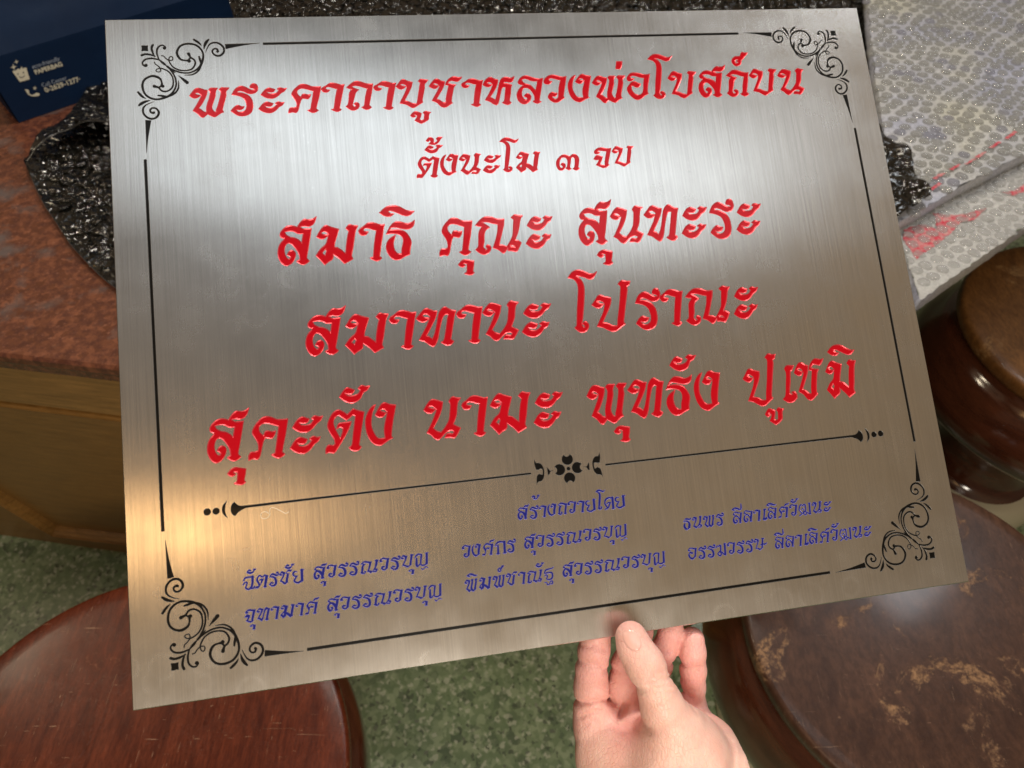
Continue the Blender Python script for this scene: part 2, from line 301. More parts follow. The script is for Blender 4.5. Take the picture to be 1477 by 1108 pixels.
# baseline and top-of-body points of each line in the photograph
LN = {1: ([(314,168.5),(1142,137)], [(322,126.3),(1155.6,98.6)]), 2: ([(627,256),(903,240.6)], [(696,222.6),(911,211)]),
      3: ([(498,380.5),(957.6,348)], [(505,324),(923,298)]), 4: ([(459,515.4),(890,477.8)], [(549,452),(1054.8,410.3)]),
      5: ([(312,671),(1237,570.5)], [(663,573.7),(1237,517.2)])}
BASE = {}; SIZE = {}
for k, (b, t) in LN.items():
    BASE[k] = np.mean([px2plate(*p)[1] for p in b]); SIZE[k] = BASE[k] - np.mean([px2plate(*p)[1] for p in t])
HS = {1: 1.0, 2: 1.0, 3: .86, 4: .86, 5: .86}     # the lines are set at different widths
GL = {  # glyph: (region, line, outlines, holes)
'พ': ('A',1,"118,408 165,345 215,290 270,270 330,280 385,300 445,308 440,360 420,420 380,500 330,580 285,630 330,650 380,690 430,700 425,640 440,560 470,480 490,400 495,350 465,305 500,270 560,268 635,270 605,315 595,345 590,420 555,520 530,600 540,650 575,690 610,690 605,660 630,600 660,500 685,400 690,340 655,295 700,262 750,262 845,265 820,300 790,325 785,360 790,400 770,480 740,580 725,660 745,700 700,715 650,745 600,780 560,785 500,760 450,735 410,770 370,795 330,785 260,720 180,675 230,600 290,500 330,420 330,395 295,365 250,352 215,368 245,385 318,400 290,430 220,455 160,440"),
'ร': ('A',1,"845,390 900,300 970,250 1030,235 1090,248 1160,285 1220,305 1278,300 1240,278 1180,270 1180,240 1205,205 1250,190 1300,205 1325,250 1325,300 1290,350 1220,375 1150,370 1080,340 1010,320 960,328 945,350 1050,360 1150,400 1210,460 1235,540 1235,630 1200,710 1130,755 1050,772 960,760 890,720 830,680 870,630 930,585 970,575 1020,595 1080,600 1055,640 990,662 925,650 960,690 1040,695 1100,660 1120,600 1110,530 1070,460 1000,420 920,400"),
'ค': ('B',1,"150,390 180,320 250,250 310,212 370,203 440,215 520,245 590,250 690,248 675,330 650,450 620,560 600,645 645,670 600,700 545,715 490,700 440,670 495,650 510,570 530,460 550,330 480,310 400,290 320,285 265,310 250,340 265,390 320,435 345,388 390,378 450,392 505,385 490,430 450,470 400,465 350,460 325,490 300,560 280,640 260,690 230,715 170,705 95,722 95,670 130,625 190,625 240,610 245,570 235,520 190,450"),
'า': ('B',1,"710,300 730,265 790,235 860,190 930,182 1000,195 1070,215 1135,210 1120,260 1095,380 1070,500 1050,600 1045,635 1080,655 1050,680 1000,695 940,680 890,655 940,640 950,560 965,450 985,350 1000,290 930,275 860,255 805,260 785,285 820,300 870,305 840,340 790,352 740,340"),
'บ': ('H',1,"345,525 390,460 430,410 475,405 530,430 610,450 600,530 560,630 500,760 560,770 630,800 700,810 710,750 720,620 730,520 735,460 700,435 735,400 790,405 865,415 835,455 812,482 814,540 802,650 790,740 800,790 750,820 700,855 655,880 610,870 530,825 425,805 450,740 490,650 520,560 512,512 475,485 430,482 410,495 450,510 505,522 480,555 430,572 380,555"),
'ู': ('C',1,"1035,825 1080,775 1120,752 1180,760 1240,785 1230,840 1205,895 1240,910 1285,895 1290,840 1290,800 1265,775 1310,745 1360,755 1415,765 1385,790 1375,830 1370,890 1320,930 1270,955 1230,967 1180,945 1115,915 1150,870 1165,835 1130,810 1100,815 1140,838 1110,855 1070,855"),
'ช': ('D',1,"135,425 180,360 240,300 300,295 360,325 425,340 415,400 380,480 330,560 275,650 330,665 390,705 445,712 445,650 460,560 480,480 495,410 435,400 450,350 500,290 560,255 620,255 680,265 740,255 710,300 660,340 600,335 540,325 495,350 480,370 540,385 630,395 595,440 575,520 555,620 550,700 570,720 520,750 460,790 410,800 350,780 280,715 190,680 230,610 290,510 325,430 292,385 240,370 205,385 250,402 310,415 280,455 230,468 170,450"),
'ห': ('E',1,"90,395 130,320 190,270 240,262 300,290 370,310 360,370 330,450 280,540 225,615 270,635 320,665 350,560 375,440 395,350 430,290 480,262 540,265 600,275 665,245 650,300 620,345 570,355 520,345 480,348 470,370 540,375 625,400 605,450 600,550 580,680 610,710 590,735 545,755 490,740 440,715 475,690 490,600 500,500 505,440 470,438 440,460 420,520 395,640 370,730 340,760 290,745 220,700 130,670 170,610 220,520 260,430 270,392 232,355 190,350 165,365 200,382 258,394 230,425 180,440 120,420"),
'ล': ('E',1,"725,350 760,290 820,245 890,235 960,255 1040,280 1110,290 1190,278 1175,340 1160,450 1140,560 1125,650 1122,680 1160,695 1130,715 1085,730 1030,715 1000,690 1035,670 1025,590 990,530 940,475 880,452 835,460 808,500 800,560 815,615 850,655 890,665 905,645 880,620 835,605 870,562 910,552 955,575 970,620 950,680 900,725 840,742 780,720 730,670 708,600 715,540 760,460 830,405 800,400 745,385","800,310 840,290 900,300 960,325 1030,335 1085,330 1070,420 1050,495 1010,450 960,405 900,385 860,375 820,345"),
'ว': ('F',1,"85,400 110,345 170,300 230,283 300,290 380,312 430,318 500,308 490,380 475,480 460,580 450,660 465,690 420,720 370,755 330,772 270,770 200,730 165,680 180,630 230,590 270,595 300,605 335,600 325,640 290,668 250,660 245,685 300,712 345,690 355,620 360,520 380,420 390,375 320,365 250,345 200,345 180,368 200,395 240,395 200,440 150,452 100,435"),
'ง': ('F',1,"690,285 650,370 635,450 640,540 680,620 730,675 780,685 835,680 820,600 825,520 845,440 855,380 810,345 770,345 755,360 790,375 840,385 810,425 760,440 715,425 685,405 720,350 770,285 820,268 880,290 975,305 960,380 940,480 925,600 925,670 945,685 880,710 820,745 770,765 700,750 640,710 585,630 555,530 555,440 590,360 640,305"),
'่': ('G',1,"490,225 595,225 590,290 565,362 475,360 482,290"),
'อ': ('G',1,"625,530 650,480 700,435 780,428 860,440 940,460 1045,450 1030,540 1010,660 1005,760 1020,800 960,830 900,880 840,908 780,900 710,850 650,780 630,710 670,640 720,590 770,583 820,605 880,625 860,670 820,690 780,685 740,660 710,665 715,720 750,780 810,818 860,820 905,790 925,730 930,620 940,520 880,515 800,490 730,480 690,500 700,525 765,535 720,570 680,580 640,570"),
'โ': ('H',1,"45,190 100,130 160,100 240,100 310,125 380,150 440,150 490,125 460,180 420,215 370,220 300,195 230,175 170,172 230,205 270,250 295,310 300,400 295,500 285,620 272,730 262,780 270,810 292,832 308,820 292,798 266,782 300,755 340,765 368,800 355,850 310,885 250,890 200,870 150,830 180,800 185,700 190,580 200,450 205,330 185,260 130,210"),
'ส': ('H',1,"885,490 910,445 970,400 1040,392 1110,410 1150,350 1200,318 1260,325 1310,318 1355,290 1340,350 1310,390 1260,408 1200,400 1140,408 1200,435 1300,430 1295,500 1285,600 1275,700 1268,785 1305,820 1275,845 1230,862 1180,850 1135,820 1175,800 1160,740 1120,680 1060,620 1010,600 975,620 960,680 975,740 1010,785 1040,790 1050,770 1025,750 1000,740 1020,705 1060,688 1100,705 1115,750 1090,820 1050,855 1000,870 940,840 890,770 875,700 890,620 940,560 985,530 940,540 900,525","945,465 1000,455 1060,460 1130,490 1195,490 1190,550 1185,605 1150,570 1090,540 1030,530 1010,520 970,500"),
'ถ': ('I',1,"105,415 160,360 210,328 270,328 340,350 400,365 455,362 450,450 440,560 430,660 465,690 440,712 400,725 360,712 330,690 360,670 365,580 375,480 385,430 330,415 270,395 210,390 172,402 220,425 275,445 240,480 225,540 215,610 208,655 222,678 246,685 255,672 238,655 222,642 250,622 280,628 300,655 290,700 250,730 200,732 150,705 120,680 145,650 150,570 150,490 175,440 140,430"),
'์': ('I',1,"275,190 290,150 330,120 380,115 408,115 418,75 435,55 480,60 525,60 505,95 480,115 460,150 430,175 425,220 395,255 345,265 300,240","325,190 345,165 380,165 365,180 350,190 360,200 385,205 365,220 340,215"),
'น': ('I',1,"900,410 940,350 980,315 1030,318 1110,345 1100,420 1070,500 1020,590 1060,620 1110,635 1150,590 1190,520 1195,450 1195,370 1175,340 1210,300 1260,310 1308,318 1280,350 1272,400 1270,480 1240,565 1280,585 1325,605 1300,650 1265,695 1210,690 1155,690 1170,655 1200,650 1240,655 1255,635 1225,622 1180,630 1140,660 1110,690 1080,705 1040,690 1000,655 950,630 980,580 1020,490 1045,415 1008,385 970,375 950,385 990,400 1035,408 1010,435 980,447 930,435"),
'ต': ('J',2,"98,530 105,480 150,410 210,380 260,395 310,425 375,375 420,390 495,408 480,480 460,590 440,700 465,720 440,745 395,752 350,740 330,720 360,700 375,600 390,500 400,440 370,430 330,460 300,475 250,445 210,430 175,450 160,490 175,540 205,590 235,635 260,580 262,545 235,535 195,550 215,505 270,495 355,490 340,530 300,600 250,670 210,720 170,762 120,755 80,765 80,720 110,690 160,695 180,680 170,640 130,590"),
'ั': ('J',2,"298,262 340,210 380,180 420,188 465,205 440,235 400,238 355,228 390,252 450,255 500,240 530,210 500,190 540,165 590,175 632,172 600,210 560,230 530,280 480,310 420,318 360,300"),
'้': ('J',2,"335,95 375,45 420,33 470,55 480,90 475,130 510,125 545,95 520,60 560,28 640,30 600,75 580,110 540,150 490,170 430,165 380,155 415,125 420,100 395,90 385,112 355,112"),
'ะ': ('K',2,"40,505 90,440 140,415 180,425 215,435 195,465 150,472 105,462 130,485 180,490 230,480 260,445 235,430 270,410 320,420 355,415 330,455 290,480 250,520 200,548 140,550 90,535|22,685 70,620 120,592 160,600 200,612 180,645 140,652 90,642 120,668 170,672 215,655 245,625 220,610 260,588 300,598 335,595 310,635 275,655 235,700 180,732 120,732 70,715"),
'ม': ('M',3,"432,395 480,320 520,290 570,305 642,325 625,380 605,450 600,490 640,500 680,530 705,548 710,480 725,380 735,345 705,315 740,282 780,290 820,292 800,335 788,400 775,500 762,570 775,600 740,620 695,645 650,600 590,555 585,600 545,628 510,655 470,610 428,570 470,510 520,465 535,420 545,372 510,345 472,358 500,375 545,375 510,410 470,415","485,545 515,510 527,530 512,567"),
'ธ': ('M',3,"1115,370 1150,300 1200,255 1250,255 1310,270 1350,260 1380,240 1370,290 1330,320 1270,320 1200,305 1160,310 1145,330 1220,325 1290,345 1330,390 1350,440 1338,520 1338,555 1290,575 1235,605 1180,600 1130,545 1115,480 1140,420 1205,375 1185,440 1190,500 1220,545 1260,553 1262,500 1275,440 1265,395 1230,370 1170,362"),
'ิ': ('M',3,"1062,170 1120,120 1180,103 1240,110 1300,140 1350,155 1388,155 1350,190 1310,200 1260,185 1200,160 1160,150 1140,160 1165,175 1200,180 1160,205 1110,200"),
'ุ': ('N',3,"278,755 310,715 350,698 400,705 452,715 448,770 440,820 455,840 430,860 390,862 345,850 370,830 375,780 372,745 340,738 330,745 358,762 330,780 300,775"),
'ณ': ('N',3,"535,330 590,270 640,240 710,240 780,262 855,262 850,330 825,430 800,535 840,540 885,555 920,500 950,430 955,340 960,270 930,245 970,215 1010,222 1060,225 1035,265 1025,330 1010,400 975,485 1010,490 1045,512 1025,560 990,608 940,600 895,600 915,560 950,555 985,560 960,540 920,545 880,595 850,625 830,620 790,590 730,570 755,500 780,400 785,320 730,310 670,295 602,295 650,320 695,350 650,385 635,430 635,500 625,560 650,590 670,580 648,558 665,535 700,545 710,575 690,615 640,640 590,630 535,590 565,560 570,480 575,400 610,345 570,340"),
'ท': ('R',3,"210,440 290,330 350,255 400,240 460,260 540,295 595,298 580,400 540,520 480,660 420,785 470,800 535,850 570,760 595,620 615,450 630,340 680,250 740,218 800,250 870,285 945,295 925,400 905,600 890,780 880,860 940,905 900,960 835,985 770,965 700,920 750,880 770,760 785,600 795,450 808,375 760,365 720,400 690,500 660,680 640,850 600,970 555,1003 480,960 400,900 290,865 350,740 420,580 465,430 468,398 400,350 340,360 325,385 370,420 450,428 420,480 340,512 270,490"),
'ป': ('S',4,"485,610 540,530 590,450 640,432 700,455 825,480 830,540 800,660 740,790 685,920 780,935 860,975 945,975 950,850 975,650 990,450 1000,300 985,265 950,240 1010,175 1090,185 1170,185 1150,250 1110,280 1120,340 1095,550 1070,780 1060,910 1085,945 1000,1010 930,1065 860,1080 780,1055 690,1010 580,990 630,880 690,740 715,620 705,575 640,535 590,540 575,552 640,585 700,592 650,650 590,665 530,640"),
'เ': ('Q',5,"1028,170 1040,155 1078,155 1070,175 1061,182 1060,230 1056,265 1056,288 1066,292 1074,290 1064,280 1080,277 1092,288 1095,306 1078,324 1050,330 1018,315 1032,298 1036,240 1037,190"),
'จ': ('L',2,"665,385 690,350 740,320 800,315 870,330 950,325 935,400 915,500 900,580 920,600 880,635 820,652 760,630 695,605 730,555 745,515 690,522 655,505 690,455 730,440 770,455 810,465 795,520 765,590 800,602 845,607 845,540 858,450 872,378 800,372 745,365 720,378 765,392 745,415 700,425 672,412"),
'๓': ('L',2,"35,580 45,530 80,480 130,440 180,432 230,450 262,458 310,425 360,430 400,465 415,510 410,580 400,640 425,655 400,680 360,690 310,665 335,640 345,570 340,500 315,470 285,490 275,560 265,640 290,665 250,690 190,660 215,630 225,560 215,510 180,480 130,485 100,530 90,590 100,635 125,652 150,640 140,620 110,600 130,570 160,570 190,590 190,630 165,675 115,695 75,680 45,630"),
}
SM = {  # letters that appear only in the small donor names: pen strokes x,y,width on a body 100 high
'ย': "44,14,10 22,12,15 10,28,18 22,46,14 44,46,12|42,46,10 30,60,16 16,82,16 45,98,18 82,84,16|86,6,24 82,84,24|74,6,10 104,3,10",
'ด': "12,50,14 20,22,18 50,6,18 90,12,14|88,8,24 84,94,24|68,97,10 100,95,10|12,50,16 22,72,16 36,88,14|30,54,12 44,46,14 66,46,12|62,46,16 38,86,16 8,96,14",
'ฉ': "10,30,14 24,10,16 55,8,16 88,8,14|86,8,24 78,70,20 60,92,18|2,60,12 20,44,14 38,48,14 24,86,16 50,98,16 66,84,14|64,96,12 92,92,16 96,80,10",
'ก': "0,36,6 20,14,16 45,4,18 90,10,14|6,34,10 32,36,10|30,30,16 24,94,24|8,97,10 40,96,10|90,8,24 84,94,24|68,97,10 100,95,10",
'ญ': "0,32,6 14,14,16 34,4,16 56,10,14|16,34,16 12,88,22 22,96,12 36,82,14|58,10,18 46,82,14 70,94,16 94,84,14|102,4,20 94,84,22|92,2,10 114,0,8|46,114,8 56,124,14 70,120,8 84,108,12 102,118,8",
'ฐ': "8,38,10 24,14,16 60,8,14 88,4,12 100,-6,5|14,38,14 60,36,16 80,46,18 76,80,18 50,92,16 24,84,14 34,62,14 20,52,14 6,62,8|2,110,10 20,112,12 24,128,14 44,128,12 52,112,12 72,106,14 74,124,14 56,128,10",
'ฆ': "2,28,10 18,12,14 30,18,12 40,8,14 54,14,12|48,14,18 44,50,16 24,66,14 12,78,14 30,96,16 46,80,14 30,66,8|44,60,16 76,92,16|90,4,22 82,90,22|78,4,10 106,2,8",
'ฒ': "6,50,14 18,20,16 36,8,14 48,20,12 60,8,14 76,14,14|6,50,14 24,74,14 34,86,12|34,84,12 4,98,14|72,16,16 70,60,14 46,80,14 62,98,14 76,84,12|30,50,10 48,42,12 52,60,10 38,80,10|72,74,14 106,96,14|116,6,20 108,94,20|104,4,10 130,2,8",
}
def parse(t): return [tuple(float(q) for q in p.split(',')) for p in t.split()]
SH = {}; OFF = {}
def build_glyphs():
    for g, d in GL.items():
        x0, y0, s = REG[d[0]]; ln = d[1]
        def cv(t):
            return [[((q := px2plate(x0 + x / s, y0 + y / s))[0] / SIZE[ln] / HS[ln], (q[1] - BASE[ln]) / SIZE[ln]) for x, y in parse(pt)] for pt in t.split('|')]
        P = cv(d[2]); Hh = cv(d[3]) if len(d) > 3 else []
        allp = np.array([p for q in P for p in q]); off = allp[:, 0].min()
        sh = lambda L: [[(x - off, y) for x, y in q] for q in L]
        SH[g] = Shape(sh(P), sh(Hh), grow=.011)
    for g, t in SM.items():
        S = [[(x / 100, (y - 100) / 100, w / 100) for x, y, w in parse(q)] for q in t.split('|')]
        off = min(p[0] - p[2] / 2 for q in S for p in q)
        SH[g] = Shape([], strokes=[[(x - off, y, w) for x, y, w in q] for q in S])
    # letters built on another letter: the tick of so sala, the cross stroke of so ruesi, the bar of sara ii
    def extra(base, strokes, shift=0.0):
        x0, y0, s = REG[GL[base][0]]; ln = GL[base][1]
        P = [[((q := px2plate(x0 + x / s, y0 + y / s))[0] / SIZE[ln] / HS[ln], (q[1] - BASE[ln]) / SIZE[ln]) for x, y in parse(pt)] for pt in GL[base][2].split('|')]
        off = np.array([p for q in P for p in q])[:, 0].min()
        return Shape([[(x - off, y) for x, y in q] for q in P], strokes=strokes, grow=.010)
    w = SH['ค'].hi[0]; t = -1.0
    SH['ศ'] = extra('ค', [[(w - .34, t - .0, .10), (w - .22, t - .12, .15), (w - .02, t - .13, .13), (w + .12, t - .24, .03)]])
    w = SH['บ'].hi[0]
    SH['ษ'] = extra('บ', [[(w - .52, -.46, .09), (w - .3, -.52, .14), (w - .02, -.5, .14), (w + .16, -.6, .05)]])
    w = SH['ิ'].hi[0]; tb = SH['ิ'].lo[1]
    SH['ี'] = extra('ิ', [[(w - .06, tb - .2, .10), (w - .09, tb + .12, .16)]])
    SH['ฑ'] = SH['ท']
build_glyphs()
MARK = {'ั': .22, '้': .25, '์': .10, '่': -.03, 'ิ': .02, 'ี': .04, 'ุ': -.08, 'ู': -.02}   # how far a mark's right edge stands past its letter
BEAR = {'เ': -.03, 'ช': -.06, 'โ': -.30, 'ส': -.10, 'ร': -.03, 'ศ': -.08, 'า': -.02, 'ษ': -.08}
PLACED = []                                       # (shape, u0, v0, scale, kind)
def word(txt, xl, xr, base_pts, size, kind, line=None):
    v = BASE[line] if line else np.mean([px2plate(*p)[1] for p in base_pts])
    bp = base_pts or LN[line][0]
    (xa, ya), (xb, yb) = bp; yy = lambda x: ya + (yb - ya) * (x - xa) / (xb - xa)
    u0, u1 = px2plate(xl, yy(xl))[0], px2plate(xr, yy(xr))[0]
    base = [c for c in txt if c not in MARK]
    gap = -.02 * size
    wid = sum((SH[c].hi[0] - SH[c].lo[0]) + (BEAR.get(c, 0) if i < len(base) - 1 else 0) for i, c in enumerate(base)) * size + gap * (len(base) - 1)
    hs = (u1 - u0) / wid; print('hs', txt, round(hs, 3))
    u = u0; prev = None; sx_ = size * hs; gap *= hs
    for c in txt:
        s = SH[c]
        if c in MARK:
            r = prev + MARK[c] * sx_; dy = 0
            if c in 'ุู' and last in 'ฐญ': dy = .3 * size
            if c == '์' and last == 'พ': r -= .1 * sx_
            PLACED.append((s, r - s.hi[0] * sx_, v + dy, (sx_, size), kind, c))
        else:
            PLACED.append((s, u - s.lo[0] * sx_, v, (sx_, size), kind, c)); prev = u + (s.hi[0] - s.lo[0]) * sx_
            if c == 'ส': prev -= .1 * sx_
            u = u + (s.hi[0] - s.lo[0] + BEAR.get(c, 0)) * sx_ + gap; last = c
def SZ(k): return SIZE[k]
word('พระคาถาบูชาหลวงพ่อโบสถ์บน', 274.6, 1165.6, None, SZ(1), 'red', 1)
word('ตั้งนะโม', 601, 783, None, SZ(2), 'red', 2); word('๓', 803, 837.5, None, SZ(2), 'red', 2); word('จบ', 857.6, 918, None, SZ(2), 'red', 2)
word('สมาธิ', 401.7, 604, None, SZ(3), 'red', 3); word('คุณะ', 634, 803, None, SZ(3), 'red', 3); word('สุนทะระ', 836.8, 1104.8, None, SZ(3), 'red', 3)
word('สมาทานะ', 442, 801, None, SZ(4), 'red', 4); word('โปราณะ', 829, 1101, None, SZ(4), 'red', 4)
word('สุคะตัง', 299.6, 577, None, SZ(5), 'red', 5); word('นามะ', 615, 818, None, SZ(5), 'red', 5); word('พุทธัง', 851, 1047, None, SZ(5), 'red', 5); word('ปูเชมิ', 1077.5, 1243.5, None, SZ(5), 'red', 5)
SS = 5.75
SURN = 'สุวรรณวรบุญ'; SUR2 = 'ลีลาเลิศวัฒนะ'
for w_ in (('สร้างถวายโดย', 747, 904.5, [(751.7, 751), (898, 732)]), ('ฉัตรชัย', 349.7, 440.6, [(359, 850), (432.8, 841)]), (SURN, 452.4, 619.8, [(458.5, 838), (585, 818.9)]),
           ('จุฑามาศ', 353, 462.5, [(363.5, 898), (455, 886)]), (SURN, 472, 639.4, [(477.5, 884), (607, 864.5)]),
           ('วงศกร', 667.4, 746, [(674.6, 806), (739.4, 796)]), (SURN, 756.6, 906.5, [(762.8, 793.4), (875.6, 777)]),
           ('พิมพ์ชาณัฐ', 671, 801, [(681, 853.7), (775, 839.6)]), (SURN, 812, 961.7, [(816, 834), (929, 817)]),
           ('ธนพร', 986.4, 1046.6, [(991, 764.6), (1041, 758)]), (SUR2, 1057.7, 1202, [(1062, 756.5), (1184, 740)]),
           ('อรรฆวรรษ', 993.5, 1108.5, [(999.4, 808), (1102, 794)]), (SUR2, 1118.6, 1260, [(1125.3, 792.3), (1240.7, 776)])):
    word(w_[0], w_[1], w_[2], w_[3], SS, 'blue')

# ---- black ornament: corner scrolls, frame lines, divider (mm on the plate)
def reg(r, t, w=True):
    x0, y0, s = REG[r]; out = []
    for p in parse(t):
        q = px2plate(x0 + p[0] / s, y0 + p[1] / s)
        out.append((q[0], q[1], p[2] / s * 0.345 * 1.22) if len(p) > 2 else q)
    return out
XS = ["425,355,4 390,290,10 340,225,18 280,195,24 210,200,26 155,245,28 135,310,28 160,375,28 215,415,30 270,420,28 315,385,24 320,335,22 285,300,22 245,305,24 235,340,30 245,350,34",
 "335,140,26 375,180,40 410,230,34 440,300,4", "550,130,28 510,165,34 480,200,24 462,240,4",
 "705,488,48 712,478,40 760,475,22 820,455,28 850,400,34 850,330,32 800,250,28 730,205,28 640,195,30 550,220,28 495,275,28 470,350,26 480,430,28 520,520,34 570,590,28 650,650,24 750,685,22 850,680,22 930,650,22 1000,610,30 1035,580,24",
 "540,560,20 580,630,22 640,685,22 720,720,20 830,722,5", "540,420,20 540,470,30 535,540,34 560,590,20",
 "685,365,46 680,395,34 670,430,24 630,465,24 620,520,24 650,580,22 710,630,22 800,645,18 890,630,20 960,580,18 990,520,18 1000,470,16 985,420,12 950,395,12 932,425,12 950,460,12 1000,460,14 1040,420,12 1060,385,12 1090,378,12",
 "672,430,22 712,470,22", "1015,250,50 1000,235,20 1025,205,20 1070,210,22 1120,255,24 1145,330,24 1145,400,20 1135,450,10",
 "1175,195,34 1200,240,30 1205,310,28 1190,390,10"]
sq = np.array(px2plate(1201.8, 47.9))             # centre of the little corner square
def loc(pts): return [((p[0] - sq[0]), (p[1] - sq[1])) + tuple(p[2:]) for p in pts]
st = [loc(reg('X', t)) for t in XS]
mir = [[(-p[1], -p[0]) + tuple(p[2:]) for p in s_] for s_ in st]    # across the corner's diagonal
def diag(d, w=None): return (-d, d) if w is None else (-d, d, w)
dg = [[diag(5.6, .1), diag(8.1, 1.1), diag(9.6, .15)], [diag(9.8, .9), diag(11.6, .9), diag(13.4, .15)], [diag(14.8, .1), diag(17.0, 1.2), diag(18.6, 1.5)]]
tri = loc([px2plate(1072.2, 47.3), px2plate(1112.6, 46.9), px2plate(1113.0, 53.0), px2plate(1092, 49.4)])
sqp = [(-1.5, -1.5), (-.5, -1.3), (.4, -1.5), (1.5, -1.35), (1.35, 0), (1.55, 1.5), (.3, 1.35), (-1.5, 1.5), (-1.35, .2)]
CORNER = Shape([tri, [(-y, -x) for x, y in tri], sqp], strokes=st + mir + dg, h=0.11, inset=0.16, grow=.13, eps=0.02, pad=.4)
c0, c1 = np.array(sq), np.array([px2plate(202.9, 71.6)[0], px2plate(246.8, 958)[1]])
ul, ur, vt, vb = PW - c0[0], c0[0], c0[1], PH - c0[1]
CORN = [(ur, vt, 1, 1), (PW - ur, vt, -1, 1), (ur, PH - vt, 1, -1), (PW - ur, PH - vt, -1, -1)]
def box(u0, v0, u1, v1): return [(u0, v0), (u1, v0), (u1, v1), (u0, v1)]
lt0, lt1 = px2plate(379, 64.2), px2plate(1065.2, 47.6); ll0, ll1 = px2plate(210, 229.8), px2plate(234.3, 767)
hw = 0.74
LINES = [(lt0[0], (lt0[1] + lt1[1]) / 2 - hw, lt1[0], (lt0[1] + lt1[1]) / 2 + hw)]
LINES.append((lt0[0], PH - LINES[0][3], lt1[0], PH - LINES[0][1]))
uL = (ll0[0] + ll1[0]) / 2
LINES += [(uL - hw, ll0[1], uL + hw, ll1[1]), (PW - uL - hw, ll0[1], PW - uL + hw, ll1[1])]
print('lines', [tuple(round(q, 1) for q in l) for l in LINES], 'sq', sq, 'chk', px2plate(1200, 823), px2plate(442.7, 934), px2plate(1230, 182.5), px2plate(1319, 636.6), px2plate(202.9,71.6), px2plate(246.8,958))
fc = px2plate(770 + 672 / 13.427, 640 + 485 / 13.427)
def circ(cx, cy, r, n=18): return [(cx + r * math.cos(2 * math.pi * k / n), cy + r * math.sin(2 * math.pi * k / n)) for k in range(n)]
k_ = 1 / 13.427 * .352
def petal(dx, dy):
    c = (fc[0] + dx * 170 * k_, fc[1] + dy * 172 * k_); return [circ(*c, 108 * k_)], [circ(fc[0] + dx * 275 * k_, fc[1] + dy * 282 * k_, 56 * k_)]
divs = []
for dx, dy in ((0, -1), (-1, 0), (1, 0), (0, 1)):
    a, b = petal(dx, dy); divs.append(('petal', Shape(a, b, h=.07, inset=.2, eps=.015, pad=.3)))
divs.append(('dot', Shape([circ(fc[0], fc[1], 38 * k_)], h=.06, inset=.18, eps=.015, pad=.3)))
mirx = lambda P: [(2 * fc[0] - p[0],) + tuple(p[1:]) for p in P]
hook = reg('Y', "1270,160 1288,260 1278,370 1240,380 1200,370 1167,380 1167,430 1185,480 1240,452 1290,480 1320,560 1342,662 1300,605 1230,600 1175,550 1140,460 1130,370 1150,290 1190,245 1245,235")
arrow = reg('Y', "955,450 1020,435 1045,390 1070,350 1078,430 1088,520 1055,512 1038,490 1015,462")
for P in (hook, arrow):
    divs.append(('motif', Shape([P], h=.07, inset=.2, eps=.015, pad=.3))); divs.append(('motif', Shape([mirx(P)], h=.07, inset=.2, eps=.015, pad=.3)))
v_ = lambda x, y: px2plate(285 + x / 12.308, 700 + y / 12.308)
lu = px2plate(766, 681)[0]
dv = np.mean([v_(900, 395)[1], px2plate(766, 681.5)[1]])
fl = 2 * fc[0]
tr = [v_(655, 290), v_(612, 330), v_(585, 400), v_(590, 470), v_(617, 520), v_(670, 550), v_(720, 485), v_(785, 442), (v_(880, 425)[0], dv + .62), (lu, dv + .55), (lu, dv - .55), (v_(880, 425)[0], dv - .62), v_(765, 362), v_(700, 338)]
cre = [v_(525, 268), v_(450, 350), v_(430, 430), v_(455, 520), v_(542, 592), v_(500, 500), v_(490, 430), v_(500, 350)]
d1, d2 = v_(170, 475), v_(328, 460)
for P, nm in ((tr, 'line'), (cre, 'crescent'), (circ(*d1, 60 / 12.308 * .335), 'dot'), (circ(*d2, 58 / 12.308 * .335), 'dot')):
    for Q_ in (P, mirx(P)): divs.append((nm, Shape([Q_], h=.1, inset=.2, eps=.015, pad=.4)))

# ---- materials of the plaque
def paint(name, col, rough=.22, coat=.22):
    t = NT(name); co = t.coord('Object', (1, 1, 1)); n = t.noise(co, 300, 3)
    geo = t.node('ShaderNodeNewGeometry')
    n2 = t.noise(geo.outputs['Position'], 900, 3)
    t.set(Base_Color=t.mix(t.math('MULTIPLY', n2, .35), col, tuple(c * .75 for c in col)), Roughness=rough, Specular_IOR_Level=.10)
    t.put(t.b.inputs['Coat Weight'], coat); t.put(t.b.inputs['Coat Roughness'], .03)
    t.bump(t.noise(geo.outputs['Position'], 420, 3), .06, .0006); return t.m
RED = paint('red_enamel', (.38, .001, .007)); BLUE = paint('blue_enamel', (.010, .013, .15), .3, .06); BLACK = paint('black_enamel', (.004, .0035, .003), .3, .08)
def rim(name, col, rough=.26, met=.55):
    t = NT(name); t.set(Base_Color=(*col, 1), Roughness=rough, Metallic=met); return t.m
RIM['red_enamel'] = rim('thin_red_lit_rim', (.52, .035, .05), .34, .42); RIM['blue_enamel'] = rim('thin_blue_lit_rim', (.13, .12, .36), .4, .3); RIM['black_enamel'] = rim('dark_etched_edge', (.06, .055, .05), .4, .3)  # walls: thin enamel over steel, rim highlight partly put into the paler colours
